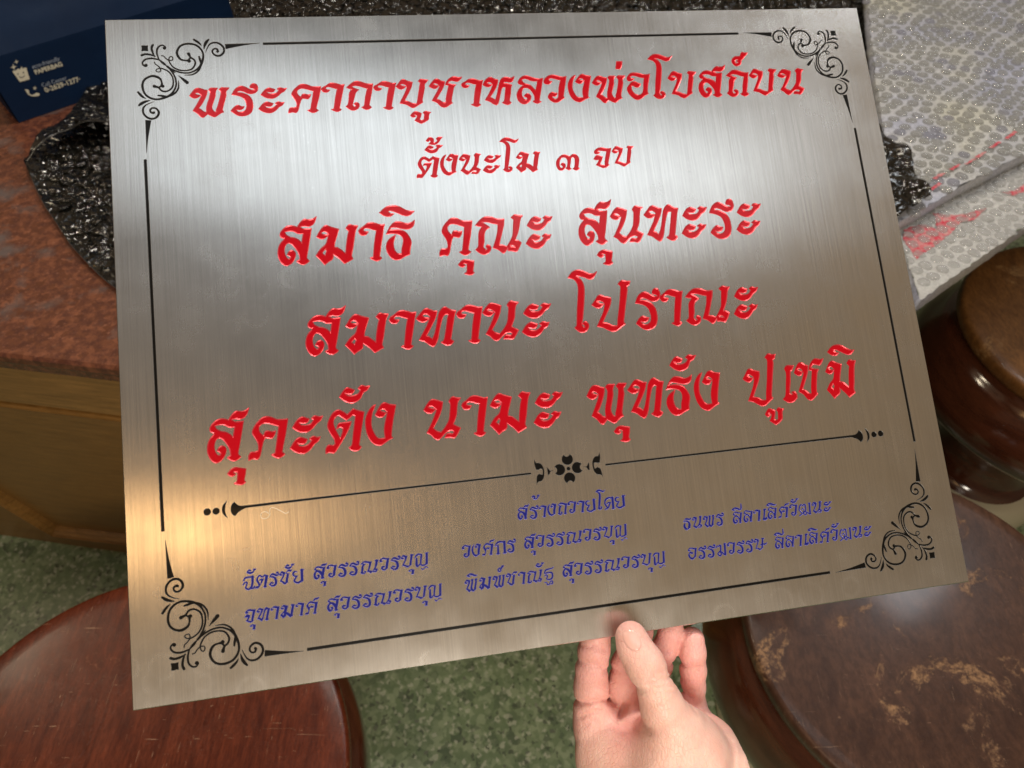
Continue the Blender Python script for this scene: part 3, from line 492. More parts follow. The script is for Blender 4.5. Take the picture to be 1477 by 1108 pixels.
def steel():
    t = NT('brushed_steel'); co = t.coord('Object')
    def st_(sx1, sy1, d=6): 
        c = t.coord('Object', (sx1, sy1, 1)); return t.noise(c, 1, d, .65)
    fine = st_(5200, 16, 5); mid = st_(900, 6, 5); broad = st_(60, 2.5, 3)
    smug = t.noise(co, 14, 5, .6); blot = t.noise(co, 55, 4, .6)
    # faint rings left by the bubble wrap
    c2 = t.coord('Object'); v = t.vor(c2, 62, 'F1', 'Distance', .85); ring = t.ramp(v, [(0.0, 0), (.30, 0), (.38, 1), (.43, .2), (.50, 0)])
    mask = t.ramp(t.noise(co, 17, 4), [(.50, 0), (.62, 1)])
    rings = t.math('MULTIPLY', ring, mask)
    sp = t.ramp(t.vor(co, 330, 'F1', 'Distance'), [(0, 1), (.045, 1), (.09, 0)])
    spm = t.math('MULTIPLY', sp, t.ramp(t.noise(co, 22, 2), [(.52, 0), (.62, 1)]))
    base = t.mix(t.ramp(fine, [(.3, 0), (.7, 1)]), (.50, .49, .47), (.70, .685, .66))
    base = t.mix(t.math('MULTIPLY', t.ramp(mid, [(.35, 0), (.65, 1)]), .35), base, (.44, .43, .415))
    base = t.mix(t.math('MULTIPLY', rings, .02), base, (.82, .81, .78))
    base = t.mix(t.math('MULTIPLY', spm, .7), base, (.95, .94, .9))
    r = t.math('ADD', .25, t.math('MULTIPLY', t.math('SUBTRACT', smug, .5), .14)); r = t.math('ADD', r, t.math('MULTIPLY', t.math('SUBTRACT', mid, .5), .05))
    r = t.math('ADD', r, t.math('MULTIPLY', rings, .018)); r = t.math('ADD', r, t.math('MULTIPLY', t.math('SUBTRACT', blot, .5), .09))
    tg = t.node('ShaderNodeTangent', direction_type='UV_MAP'); tg.uv_map = 'UVMap'
    t.set(Base_Color=base, Metallic=1.0, Roughness=r, Anisotropic=ANISO, Tangent=tg.outputs[0]); t.put(t.b.inputs['Anisotropic Rotation'], ANROT)
    hb = t.math('ADD', t.math('MULTIPLY', fine, .5), t.math('MULTIPLY', mid, .7))
    t.bump(hb, .22, .00012); return t.m
ANISO, ANROT = .75, 0.0
STEEL = steel()

# ---- the plaque
plaque = empty('engraved_plaque'); plaque.matrix_world = PM
tag(plaque, 'brushed steel plaque engraved with red and blue Thai lettering, held up by the hand', 'plaque')
def lp(u, v, z=0.0): return ((u - PW / 2) / 1000, (PH / 2 - v) / 1000, z)
vsP, esP = [], []
def add_loop(L):
    b = len(vsP); vsP.extend(Vector(p) for p in L); esP.extend((b + i, b + (i + 1) % len(L)) for i in range(len(L)))
ch = .35
add_loop([(ch, ch), (PW - ch, ch), (PW - ch, PH - ch), (ch, PH - ch)])
CUT = []                                          # (shape, u0, v0, scale, fx, fy)
for s, u, v, sc, kind, c in PLACED: CUT.append((s, u, v, sc, 1, 1))
for u, v, fx, fy in CORN: CUT.append((CORNER, u, v, (1, 1), fx, fy))
LSH = [Shape([box(*l)], h=.25, inset=.2, eps=.01, pad=.5) for l in LINES]
for s in LSH: CUT.append((s, 0, 0, (1, 1), 1, 1))
for _, s in divs: CUT.append((s, 0, 0, (1, 1), 1, 1))
for s, u, v, sc, fx, fy in CUT:
    for l in s.outer: add_loop([(u + x * sc[0] * fx, v + y * sc[1] * fy) for x, y in l])
V_, _, F_, _, _, _ = delaunay_2d_cdt(vsP, esP, [], 0, 1e-6)
P_ = np.array([tuple(v) for v in V_]); T_ = np.array([f for f in F_ if len(f) == 3]); cen = P_[T_].mean(1); keep = np.ones(len(T_), bool)
for s, u, v, sc, fx, fy in CUT:
    lo = np.array([u, v]) + np.minimum(s.lo * np.array(sc) * [fx, fy], s.hi * np.array(sc) * [fx, fy]); hi = np.array([u, v]) + np.maximum(s.lo * np.array(sc) * [fx, fy], s.hi * np.array(sc) * [fx, fy])
    m = np.where(((cen >= lo) & (cen <= hi)).all(1))[0]
    if len(m): keep[m[s.sample((cen[m] - [u, v]) / np.array(sc) * [fx, fy]) < s.grow]] = False
T_ = T_[keep]
vv = [lp(*p) for p in P_]; n0 = len(vv)
A_ = np.array(vv); nz = ((A_[T_[:, 1]] - A_[T_[:, 0]])[:, 0] * (A_[T_[:, 2]] - A_[T_[:, 0]])[:, 1] - (A_[T_[:, 1]] - A_[T_[:, 0]])[:, 1] * (A_[T_[:, 2]] - A_[T_[:, 0]])[:, 0])
T_[nz < 0] = T_[nz < 0][:, ::-1]
TK = .0012
vv += [lp(ch, ch, 0), lp(PW - ch, ch, 0), lp(PW - ch, PH - ch, 0), lp(ch, PH - ch, 0), lp(0, 0, -.00035), lp(PW, 0, -.00035), lp(PW, PH, -.00035), lp(0, PH, -.00035),
       lp(0, 0, -TK), lp(PW, 0, -TK), lp(PW, PH, -TK), lp(0, PH, -TK)]
fcs = T_.tolist()
for k in range(4):
    q = (k + 1) % 4; fcs += [[n0 + q, n0 + k, n0 + 4 + k, n0 + 4 + q], [n0 + 4 + q, n0 + 4 + k, n0 + 8 + k, n0 + 8 + q]]
fcs.append([n0 + 8, n0 + 9, n0 + 10, n0 + 11])
me = mesh('plate', vv, fcs)
uv = me.uv_layers.new(name='UVMap'); co_ = np.zeros(len(me.vertices) * 3); me.vertices.foreach_get('co', co_); co_ = co_.reshape(-1, 3)
li = np.zeros(len(me.loops), int); me.loops.foreach_get('vertex_index', li); uv.data.foreach_set('uv', (co_[li][:, :2] * 2).ravel())
link('plate', me, plaque, STEEL)
for s, u, v, sc, kind, c in PLACED:
    m_ = RED if kind == 'red' else BLUE
    o = link('letter', s.mesh('letter', m_, .015), plaque)
    o.location = lp(u, v, -.00001); o.scale = (sc[0] / 1000, sc[1] / 1000, sc[1] / 1000)
for u, v, fx, fy in CORN:
    o = link('corner_ornament', CORNER.mesh('corner_ornament', BLACK, .10, fx, fy), plaque); o.location = lp(u, v, -.00001); o.scale = (.001,) * 3
for s in LSH:
    o = link('frame_line', s.mesh('frame_line', BLACK, .10), plaque); o.location = lp(0, 0, -.00001); o.scale = (.001,) * 3
for nm, s in divs:
    o = link('divider_' + nm, s.mesh('divider_' + nm, BLACK, .10), plaque); o.location = lp(0, 0, -.00001); o.scale = (.001,) * 3
print('plate tris', len(T_), 'letters', len(PLACED))
# ------------------------------------------------------------------ the hand (one continuous skin surface from a distance field)
def zp(x, y): return 800 + x / 4.656, 870 + y / 4.656
def hp(x, y, z, r):
    """a point traced at (x, y) of the hand close-up, z mm in front of the plaque, radius r traced units -> mm"""
    px, py = zp(x, y); u, v = px2plate(px, py, z); k = plate_dist(px, py, z) / F / 4.656
    return (u, v, z, r * k * 1.005)
FING = {
 'thumb': [(514,230,12.5,106),(538,300,13.5,116),(602,405,15,130),(645,490,16,124),(688,590,16,128),(725,700,14,148),(790,830,10,190)],
 'little': [(305,60,-8.5,70),(288,170,-9,92),(265,300,-11,104),(250,430,-15,106),(245,560,-19,112),(250,680,-22,116),(275,820,-24,135)],
 'ring': [(600,70,-7.5,62),(572,190,-8.5,84),(520,310,-11,92),(478,420,-16,98),(462,540,-22,100),(465,660,-26,104),(500,800,-28,125)],
 'middle': [(810,90,-7.5,58),(778,190,-8.5,76),(740,300,-13,82),(700,420,-20,86),(670,560,-27,90),(690,700,-30,110)],
 'index': [(925,242,-6.5,80),(928,330,-8,83),(930,450,-13,84),(928,560,-18,80),(926,670,-22,82),(905,800,-22,120)],
}
CAPS = []
for nm, pts in FING.items():
    P = [hp(*p) for p in pts]
    P = spline_w([p[:3] + (p[3],) for p in P], 4) if False else np.array(P)
    for a, b in zip(P[:-1], P[1:]): CAPS.append((a, b, 2.2 if nm != 'thumb' else 2.0, nm))
PALM = [((260,720,-25,95),(470,770,-30,110)), ((470,770,-30,110),(700,740,-32,110)), ((700,740,-32,110),(915,730,-26,90)), ((275,820,-24,140),(420,1040,-20,270)), ((480,860,-26,150),(560,1040,-16,250)), ((420,1040,-20,275),(560,1400,-6,330)),
        ((735,760,-24,140),(700,1020,-14,250)), ((905,800,-20,120),(1010,960,-12,190)), ((1010,960,-12,190),(1075,1130,-4,225)),
        ((1075,1130,-4,225),(1050,1500,8,250)), ((790,830,8,190),(840,1010,4,290)), ((840,1010,4,290),(820,1400,8,360)),
        ((560,1400,-6,320),(760,1800,14,330)), ((820,1400,8,350),(860,1800,18,330)), ((810,1800,16,360),(900,2600,40,360)),
        ((560,1040,-16,240),(840,1010,0,280))]
for a, b in PALM: CAPS.append((np.array(hp(*a)), np.array(hp(*b)), 6.0, 'palm'))
allc = np.array([c[0] for c in CAPS] + [c[1] for c in CAPS]); rm = allc[:, 3].max()
lo = allc[:, :3].min(0) - 12; hi = allc[:, :3].max(0) + 12; lo[1] = allc[:, 1].min() - 12; hi[2] += 14; lo[2] -= 12
hv = 1.0
nx, ny, nz_ = [int(v) + 2 for v in (hi - lo) / hv]
gx = lo[0] + np.arange(nx) * hv; gy = lo[1] + np.arange(ny) * hv; gz = lo[2] + np.arange(nz_) * hv
Dh = np.full((nx, ny, nz_), 30.0, np.float32)
def smin(a, b, k):
    h = np.clip(0.5 + 0.5 * (b - a) / k, 0, 1); return b * (1 - h) + a * h - k * h * (1 - h)
PSET = {}
def roundcone(a, b, k, D):
    r = max(a[3], b[3]) + k + 8
    l = np.minimum(a[:3], b[:3]) - r; h_ = np.maximum(a[:3], b[:3]) + r
    i0 = np.maximum(((l - lo) / hv).astype(int), 0); i1 = np.minimum(((h_ - lo) / hv).astype(int) + 2, [nx, ny, nz_])
    if (i1 <= i0).any(): return
    X = gx[i0[0]:i1[0], None, None]; Y = gy[None, i0[1]:i1[1], None]; Z = gz[None, None, i0[2]:i1[2]]
    e_ = b[:3] - a[:3]; L = e_ @ e_ + 1e-9
    t = np.clip(((X - a[0]) * e_[0] + (Y - a[1]) * e_[1] + (Z - a[2]) * e_[2]) / L, 0, 1)
    d = np.sqrt((X - a[0] - t * e_[0])**2 + (Y - a[1] - t * e_[1])**2 + (Z - a[2] - t * e_[2])**2) - (a[3] + (b[3] - a[3]) * t)
    sl = (slice(i0[0], i1[0]), slice(i0[1], i1[1]), slice(i0[2], i1[2]))
    D[sl] = smin(D[sl], d, k)
parts_ = {}
for a, b, k, nm in CAPS:
    if nm not in parts_: parts_[nm] = np.full((nx, ny, nz_), 30.0, np.float32)
    roundcone(a, b, k, parts_[nm])
Dh = parts_['palm']
_f = parts_['little']
for nm in ('ring', 'middle', 'index'): _f = smin(_f, parts_[nm], .8)
Dh = smin(Dh, _f, 4.0)
Dh = smin(Dh, parts_['thumb'], 4.0)
del parts_
# creases: grooves pressed into the surface
GR = [("528,425 580,398 650,390 722,405",.55,.8),("520,455 590,430 660,420 738,438",.75,.9),("535,487 600,462 690,458 745,470",.5,.8),("535,398 600,372 690,374",.4,.8),("560,520 640,500 720,505",.3,.8),
      ("800,565 850,612 890,640 950,668 1000,690",1.0,1.0),("200,760 250,738 310,716 380,712 430,742 500,775",.9,1.0),("240,845 300,805 365,782",.5,.9),("250,915 290,872 330,850",.45,.9),("495,872 528,828 548,775",1.3,1.6),
      ("130,446 240,428 350,448",.6,.8),("130,470 240,452 300,456",.35,.7),("175,318 270,306 352,330",.35,.8),("362,482 430,492 515,503",.6,.8),("362,505 430,515 500,522",.4,.7),("850,458 925,449 1012,458",.65,.8),("850,640 930,634 1008,642",.6,.8),
      ("850,560 930,556 1008,562",.25,.7),("715,345 760,340 805,352",.6,.8),("860,655 900,640 960,655",.5,.8),("1180,930 1150,1000 1120,1060",.3,1.2),("1230,960 1200,1020 1170,1080",.25,1.2),("720,880 700,940 690,1000",.2,1.5)]
XY = np.stack(np.meshgrid(gx, gy, indexing='ij'), -1).reshape(-1, 2); gd = np.zeros(len(XY))
for t_, dep, wd in GR:
    L_ = np.array([px2plate(*zp(*p)) for p in parse(t_)]); S_ = spline(L_, closed=False, n=4); S3 = np.c_[S_, np.zeros(len(S_))]
    gd = np.maximum(gd, 2.1 * dep * np.exp(-(np.maximum(sd_stroke(XY, S3), 0) / wd)**2))
Dh = Dh + gd.reshape(nx, ny, 1).astype(np.float32)
def surface_nets(D):
    s = D < 0
    c = sum(s[i:D.shape[0]-1+i, j:D.shape[1]-1+j, k:D.shape[2]-1+k].astype(np.int8) for i in (0, 1) for j in (0, 1) for k in (0, 1))
    act = (c > 0) & (c < 8); idx = -np.ones(act.shape, int); A = np.argwhere(act); idx[act] = np.arange(len(A))
    acc = np.zeros((len(A), 3)); cnt = np.zeros(len(A)); cor = [(i, j, k) for i in (0, 1) for j in (0, 1) for k in (0, 1)]
    for p in cor:
        for q in cor:
            if sum(q) - sum(p) != 1 or any(b < a for a, b in zip(p, q)): continue
            dp = D[A[:, 0] + p[0], A[:, 1] + p[1], A[:, 2] + p[2]]; dq = D[A[:, 0] + q[0], A[:, 1] + q[1], A[:, 2] + q[2]]
            m = (dp < 0) != (dq < 0); t = np.where(m, dp / (dp - dq + 1e-12), 0)
            acc += np.where(m[:, None], np.array(p) + t[:, None] * (np.array(q) - np.array(p)), 0); cnt += m
    V = A + acc / cnt[:, None]; quads = []
    for ax in range(3):
        o1, o2 = [a for a in range(3) if a != ax]
        S0 = np.take(s, range(D.shape[ax] - 1), ax); S1 = np.take(s, range(1, D.shape[ax]), ax)
        E_ = np.argwhere(S0 != S1); E_ = E_[(E_[:, o1] > 0) & (E_[:, o2] > 0) & (E_[:, o1] < D.shape[o1] - 1) & (E_[:, o2] < D.shape[o2] - 1)]
        sg = s[E_[:, 0], E_[:, 1], E_[:, 2]]
        def cell(a, b):
            q = E_.copy(); q[:, o1] -= a; q[:, o2] -= b; return idx[q[:, 0], q[:, 1], q[:, 2]]
        Q = np.stack([cell(0, 0), cell(1, 0), cell(1, 1), cell(0, 1)], 1)
        fl = sg if ax != 1 else ~sg
        Q[fl] = Q[fl][:, ::-1]; quads.append(Q)
    return V, np.vstack(quads)
Vh, Qh = surface_nets(Dh); Qh = Qh[(Qh >= 0).all(1)]
Vh = lo + Vh * hv
def red_map():
    r = np.zeros(len(Vh))
    for nm, pts in FING.items():
        if nm == 'thumb':
            q = np.array(hp(*pts[0])[:3]); r = np.maximum(r, .55 * np.exp(-(np.linalg.norm(Vh - q, axis=1) / 15)**2)); continue
        for p in pts[:6]:
            q = np.array(hp(*p)[:3]); r = np.maximum(r, np.exp(-(np.linalg.norm(Vh - q, axis=1) / 15)**2) * (1.0 if p[1] < 500 else .8))
    q = np.array(hp(500, 830, -5, 10)[:3]); r = np.maximum(r, .9 * np.exp(-(np.linalg.norm(Vh - q, axis=1) / 12)**2))
    return r
Vw = np.c_[(Vh[:, 0] - PW / 2) / 1000, (PH / 2 - Vh[:, 1]) / 1000, Vh[:, 2] / 1000]
meh = mesh('hand', Vw, Qh.tolist(), True)
at_ = meh.attributes.new('flush', 'FLOAT', 'POINT'); at_.data.foreach_set('value', red_map())
bmh = bmesh.new(); bmh.from_mesh(meh)
for _ in range(2): bmesh.ops.smooth_vert(bmh, verts=bmh.verts, factor=.35, use_axis_x=True, use_axis_y=True, use_axis_z=True)
bmesh.ops.recalc_face_normals(bmh, faces=bmh.faces); bmh.to_mesh(meh); bmh.free()
t = NT('skin'); at = t.node('ShaderNodeAttribute'); at.attribute_name = 'flush'; co = t.coord('Object')
blot = t.noise(co, 90, 4); fine = t.noise(co, 420, 3)
base = t.mix(at.outputs['Fac'], (.78, .49, .41), (.76, .35, .33))
base = t.mix(t.math('MULTIPLY', t.ramp(blot, [(.38, 0), (.66, 1)]), .38), base, (.66, .28, .23))
base = t.mix(t.math('MULTIPLY', t.ramp(fine, [(.35, 0), (.65, 1)]), .12), base, (.85, .60, .46))
t.set(Base_Color=base, Roughness=.46, Specular_IOR_Level=.4); t.put(t.b.inputs['Subsurface Weight'], .22); t.b.inputs['Subsurface Radius'].default_value = (.006, .002, .001); t.put(t.b.inputs['Subsurface Scale'], 1.0)
co2 = t.coord('Object', (1, .55, 1), (0, 0, .5)); w1 = t.vor(co2, 620, 'DISTANCE_TO_EDGE', 'Distance'); w2 = t.noise(co2, 260, 5, .7)
t.bump(t.math('ADD', t.math('MULTIPLY', t.ramp(w1, [(0, 0), (.12, 1)]), .5), w2), .5, .0006); SKIN = t.m
hand = link('hand', meh, None, SKIN); hand.matrix_world = PM
tag(hand, "bare right hand pinching the plaque's lower edge between thumb and fingertips", 'hand')
# thumb nail: a curved plate lifted off the skin
def d_at(p):
    f = (np.asarray(p) - lo) / hv; i = np.clip(f.astype(int), 0, np.array(Dh.shape) - 2); a = f - i; r = 0
    for dx in (0, 1):
        for dy in (0, 1):
            for dz in (0, 1): r += Dh[i[0]+dx, i[1]+dy, i[2]+dz] * (a[0] if dx else 1-a[0]) * (a[1] if dy else 1-a[1]) * (a[2] if dz else 1-a[2])
    return r
ax_ = np.array([.30, .954]); pr = np.array([.954, -.30]); NV = []; NF = []; nr, ns = 9, 30
cz = hp(524, 248, 20, 10); kz = plate_dist(*zp(524, 248), 20) / F / 4.656
for i in range(nr + 1):
    for j in range(ns):
        a = 2 * math.pi * j / ns; rr = i / nr
        cx_, sx2 = math.cos(a), math.sin(a); f = (abs(cx_)**2.3 + abs(sx2)**2.3)**(-1 / 2.3)
        q = np.array([cz[0], cz[1]]) + pr * cx_ * f * rr * 56 * kz + ax_ * sx2 * f * rr * 68 * kz
        z = 30.0
        for _ in range(90):
            d = d_at((q[0], q[1], z))
            if d < .02: break
            z -= d * .6
        z += .28 - (.55 if rr > .98 else 0)
        NV.append(((q[0] - PW / 2) / 1000, (PH / 2 - q[1]) / 1000, z / 1000))
for i in range(nr):
    for j in range(ns): k2 = (j + 1) % ns; NF.append([i*ns + j, (i+1)*ns + j, (i+1)*ns + k2, i*ns + k2])
t = NT('nail'); t.set(Base_Color=(.74, .40, .34, 1), Roughness=.22, Specular_IOR_Level=.5); t.put(t.b.inputs['Coat Weight'], .4); t.put(t.b.inputs['Subsurface Weight'], .1)
t.bump(t.noise(t.coord('Object', (900, 30, 1)), 1, 2), .1, .0003)
nail = link('thumb_nail', mesh('thumb_nail', NV, NF, True), hand, t.m)

# ------------------------------------------------------------------ setting and furniture
ZT = 0.68; ZS = 0.46
def poly_in(P, V):
    P = np.asarray(P); ins = np.zeros(len(P), bool); V = np.asarray(V)
    for a, b in zip(V, np.roll(V, -1, 0)):
        if a[1] != b[1]:
            ins ^= ((a[1] > P[:, 1]) != (b[1] > P[:, 1])) & (P[:, 0] < a[0] + (P[:, 1] - a[1]) * (b[0] - a[0]) / (b[1] - a[1]))
    return ins
# floor
t = NT('terrazzo'); cq = t.coord('Object'); wq = t.node('ShaderNodeTexNoise'); t.l.new(cq, wq.inputs['Vector']); wq.inputs['Scale'].default_value = 130; vm = t.node('ShaderNodeVectorMath', operation='MULTIPLY_ADD'); t.l.new(wq.outputs['Color'], vm.inputs[0]); vm.inputs[1].default_value = (.009,) * 3; t.l.new(cq, vm.inputs[2]); co = vm.outputs[0]; n1 = t.noise(co, 5, 4); n2 = t.noise(co, 40, 5, .65)
cell = t.vor(co, 120, 'F1', 'Color'); sc_ = t.node('ShaderNodeSeparateColor'); t.l.new(cell, sc_.inputs[0]); dist = t.vor(co, 120, 'F1', 'Distance')
base = t.mix(n1, (.135, .195, .095), (.215, .285, .155)); base = t.mix(t.math('MULTIPLY', t.ramp(n2, [(.35, 0), (.65, 1)]), .6), base, (.105, .165, .085))
base = t.mix(t.math('MULTIPLY', t.ramp(sc_.outputs[0], [(.35, 0), (.9, 1)]), .55), base, (.36, .43, .27))
c2 = t.vor(co, 60, 'F1', 'Color'); s2_ = t.node('ShaderNodeSeparateColor'); t.l.new(c2, s2_.inputs[0])
base = t.mix(t.math('MULTIPLY', t.ramp(s2_.outputs[1], [(.72, 0), (.95, 1)]), .6), base, (.05, .075, .045))
c3 = t.vor(co, 190, 'F1', 'Color'); s3_ = t.node('ShaderNodeSeparateColor'); t.l.new(c3, s3_.inputs[0]); base = t.mix(t.math('MULTIPLY', t.ramp(s3_.outputs[2], [(.84, 0), (.92, 1)]), .55), base, (.52, .54, .42)); base = t.mix(t.math('MULTIPLY', t.ramp(s3_.outputs[1], [(.92, 0), (.95, 1)]), .7), base, (.04, .05, .035))
n3 = t.noise(co, 1.7, 5, .6); base = t.mix(t.math('MULTIPLY', t.ramp(n3, [(.4, 0), (.7, 1)]), .35), base, (.09, .085, .055))
t.set(Base_Color=base, Roughness=.32); t.bump(n2, .05, .001)
fl = link('floor', mesh('floor', [(-5, -4, 0), (5, -4, 0), (5, 6, 0), (-5, 6, 0)], [[0, 1, 2, 3]]), None, t.m); tag(fl, 'green terrazzo floor', None, None, 'structure')

# counter
A0 = un(0, 513, ZT)[:2]; B0 = un(171, 533, ZT)[:2]; dr = (B0 - A0) / np.linalg.norm(B0 - A0); nrm = np.array([dr[1], -dr[0]])   # nrm points to the viewer
s_c = (.36 - A0[0]) / dr[0]; corner = A0 + dr * s_c
sd = np.array([0.0, 1.0])
OUT = [A0 - dr * 1.2, corner, corner + sd * 2.2, A0 - dr * 1.2 - nrm * 2.2]
def inset(P, d):
    n = len(P); R = []
    for i in range(n):
        a, b, c = P[i-1], P[i], P[(i+1) % n]; e1 = (b - a) / np.linalg.norm(b - a); e2 = (c - b) / np.linalg.norm(c - b)
        n1_ = np.array([-e1[1], e1[0]]); n2_ = np.array([-e2[1], e2[0]]); m = n1_ + n2_; m = m / (m @ n1_); R.append(b + m * d)
    return R
def loft(name, P, prof, mat, parent=None, smooth=False):   # outline P taken through (inset, z) steps
    vs_, fs_ = [], []; n = len(P)
    for d, z in prof: vs_ += [(*q, z) for q in inset(P, d)]
    for k in range(len(prof) - 1):
        for i in range(n): j = (i + 1) % n; fs_.append([k*n + i, k*n + j, (k+1)*n + j, (k+1)*n + i])
    fs_.append([(len(prof)-1)*n + i for i in range(n)]); fs_.append([i for i in range(n)][::-1])
    return link(name, mesh(name, vs_, fs_, smooth), parent, mat)
t = NT('red_granite'); co = t.coord('Object'); a = t.vor(co, 120, 'F1', 'Color'); sc_ = t.node('ShaderNodeSeparateColor'); t.l.new(a, sc_.inputs[0])
wob = t.noise(co, 85, 6, .75); sp = t.noise(co, 210, 4, .7); big = t.noise(co, 16, 4)
base = t.mix(sc_.outputs[0], (.085, .028, .014), (.175, .062, .033)); base = t.mix(t.ramp(wob, [(.42, 0), (.6, .85)]), base, (.06, .02, .015))
base = t.mix(t.math('MULTIPLY', t.ramp(big, [(.55, 0), (.68, 1)]), .7), base, (.095, .085, .085)); base = t.mix(t.ramp(sp, [(.60, 0), (.72, .8)]), base, (.27, .115, .075))
base = t.mix(t.ramp(sp, [(.27, .9), (.38, 0)]), base, (.035, .025, .022))
t.set(Base_Color=base, Roughness=.2); t.bump(wob, .04, .001); GRAN = t.m
def wood(name, c1, c2, rough=.35, sc=(1, 1, 12), s=14, coat=.2, coord='Object'):
    t = NT(name); co = t.coord(coord, sc); n = t.noise(co, s, 6, .6, .6); f = t.noise(co, s * 7, 4, .7)
    b = t.mix(t.ramp(n, [(.3, 0), (.7, 1)]), c1, c2); b = t.mix(t.math('MULTIPLY', t.ramp(f, [(.4, 0), (.65, 1)]), .35), b, tuple(c * .5 for c in c1))
    t.set(Base_Color=b, Roughness=rough); t.put(t.b.inputs['Coat Weight'], coat); t.put(t.b.inputs['Coat Roughness'], .15); t.bump(f, .08, .0006); return t.m
WOOD = wood('oak_panel', (.16, .075, .018), (.27, .135, .035), .38, (1, 1, 14)); WOODR = wood('oak_rail', (.17, .08, .018), (.34, .17, .045), .22, (1, 1, 18))
counter = empty('counter', (*A0, 0)); counter.location = (0, 0, 0)
tag(counter, 'wooden counter with a polished red granite top behind the plaque', 'counter')
loft('granite_top', OUT, [(.012, ZT - .036), (.006, ZT - .034), (.004, ZT - .018), (.001, ZT - .016), (0, ZT - .012), (.001, ZT - .004), (.005, ZT)], GRAN, counter)
loft('cabinet_body', OUT, [(.030, 0), (.030, ZT - .036)], WOOD, counter)
FP = A0 - nrm * .030                               # front face of the cabinet
def face(px, py, off=0.0):
    d = FW + RT * (px - CX) / F + DN * (py - CY) / F; P0 = FP + nrm * off
    k = ((P0 - CAM[:2]) @ nrm) / (d[:2] @ nrm); P = CAM + d * k
    return (P[:2] - FP) @ dr, P[2]
def fbox(name, s0, s1, z0, z1, o0, o1, mat, bev=.003):
    c = [(s0, o0, z0), (s1, o0, z0), (s1, o0, z1), (s0, o0, z1), (s0, o1, z0 + bev), (s1, o1, z0 + bev), (s1, o1, z1 - bev), (s0, o1, z1 - bev)]
    vs_ = [(*(FP + dr * s + nrm * o), z) for s, o, z in c]
    return link(name, mesh(name, vs_, [[0,3,2,1],[4,5,6,7],[0,1,5,4],[1,2,6,5],[2,3,7,6],[3,0,4,7]]), counter, mat)
SE = s_c - .03
zr = face(0, 573)[1]; fbox('top_rail', -1.1, SE, zr + .004, ZT - .037, .0005, .010, WOODR)
def moulding(name, pts, prof, mat):                 # sweep a profile (along-normal, across) along points of the front face
    vs_, fs_ = [], []; P = np.array(pts); m = len(prof)
    for i, p in enumerate(P):
        a = P[max(i-1, 0)]; b = P[min(i+1, len(P)-1)]; tg_ = (b - a) / np.linalg.norm(b - a); pn = np.array([-tg_[1], tg_[0]])
        if 0 < i < len(P) - 1:
            e1 = (p - a) / np.linalg.norm(p - a); pn1 = np.array([-e1[1], e1[0]]); pn = pn / (pn @ pn1)
        for o, w_ in prof:
            q = p + pn * w_; vs_.append((*(FP + dr * q[0] + nrm * o), q[1]))
    for i in range(len(P) - 1):
        for j in range(m - 1): fs_.append([i*m + j, (i+1)*m + j, (i+1)*m + j + 1, i*m + j + 1])
    return link(name, mesh(name, vs_, fs_), counter, mat)
bd = face(0, 578)[1]
moulding('bead', [(-1.1, bd), (SE, bd)], [(.0, -.007), (.006, -.006), (.009, -.003), (.010, 0), (.008, .004), (.012, .006), (.010, .010), (0, .011)], WOODR)
m0, m1, m2 = np.array(face(0, 713)), np.array(face(81, 763)), np.array(face(175, 774)); e0 = m1 + (m0 - m1) * 4; e2 = m2 + (m2 - m1) * 6
moulding('panel_moulding', [e0, m0, m1, m2, e2], [(.0, -.016), (.010, -.014), (.013, -.009), (.009, -.005), (.012, 0), (.014, .006), (.008, .010), (.009, .014), (0, .016)], WOODR)

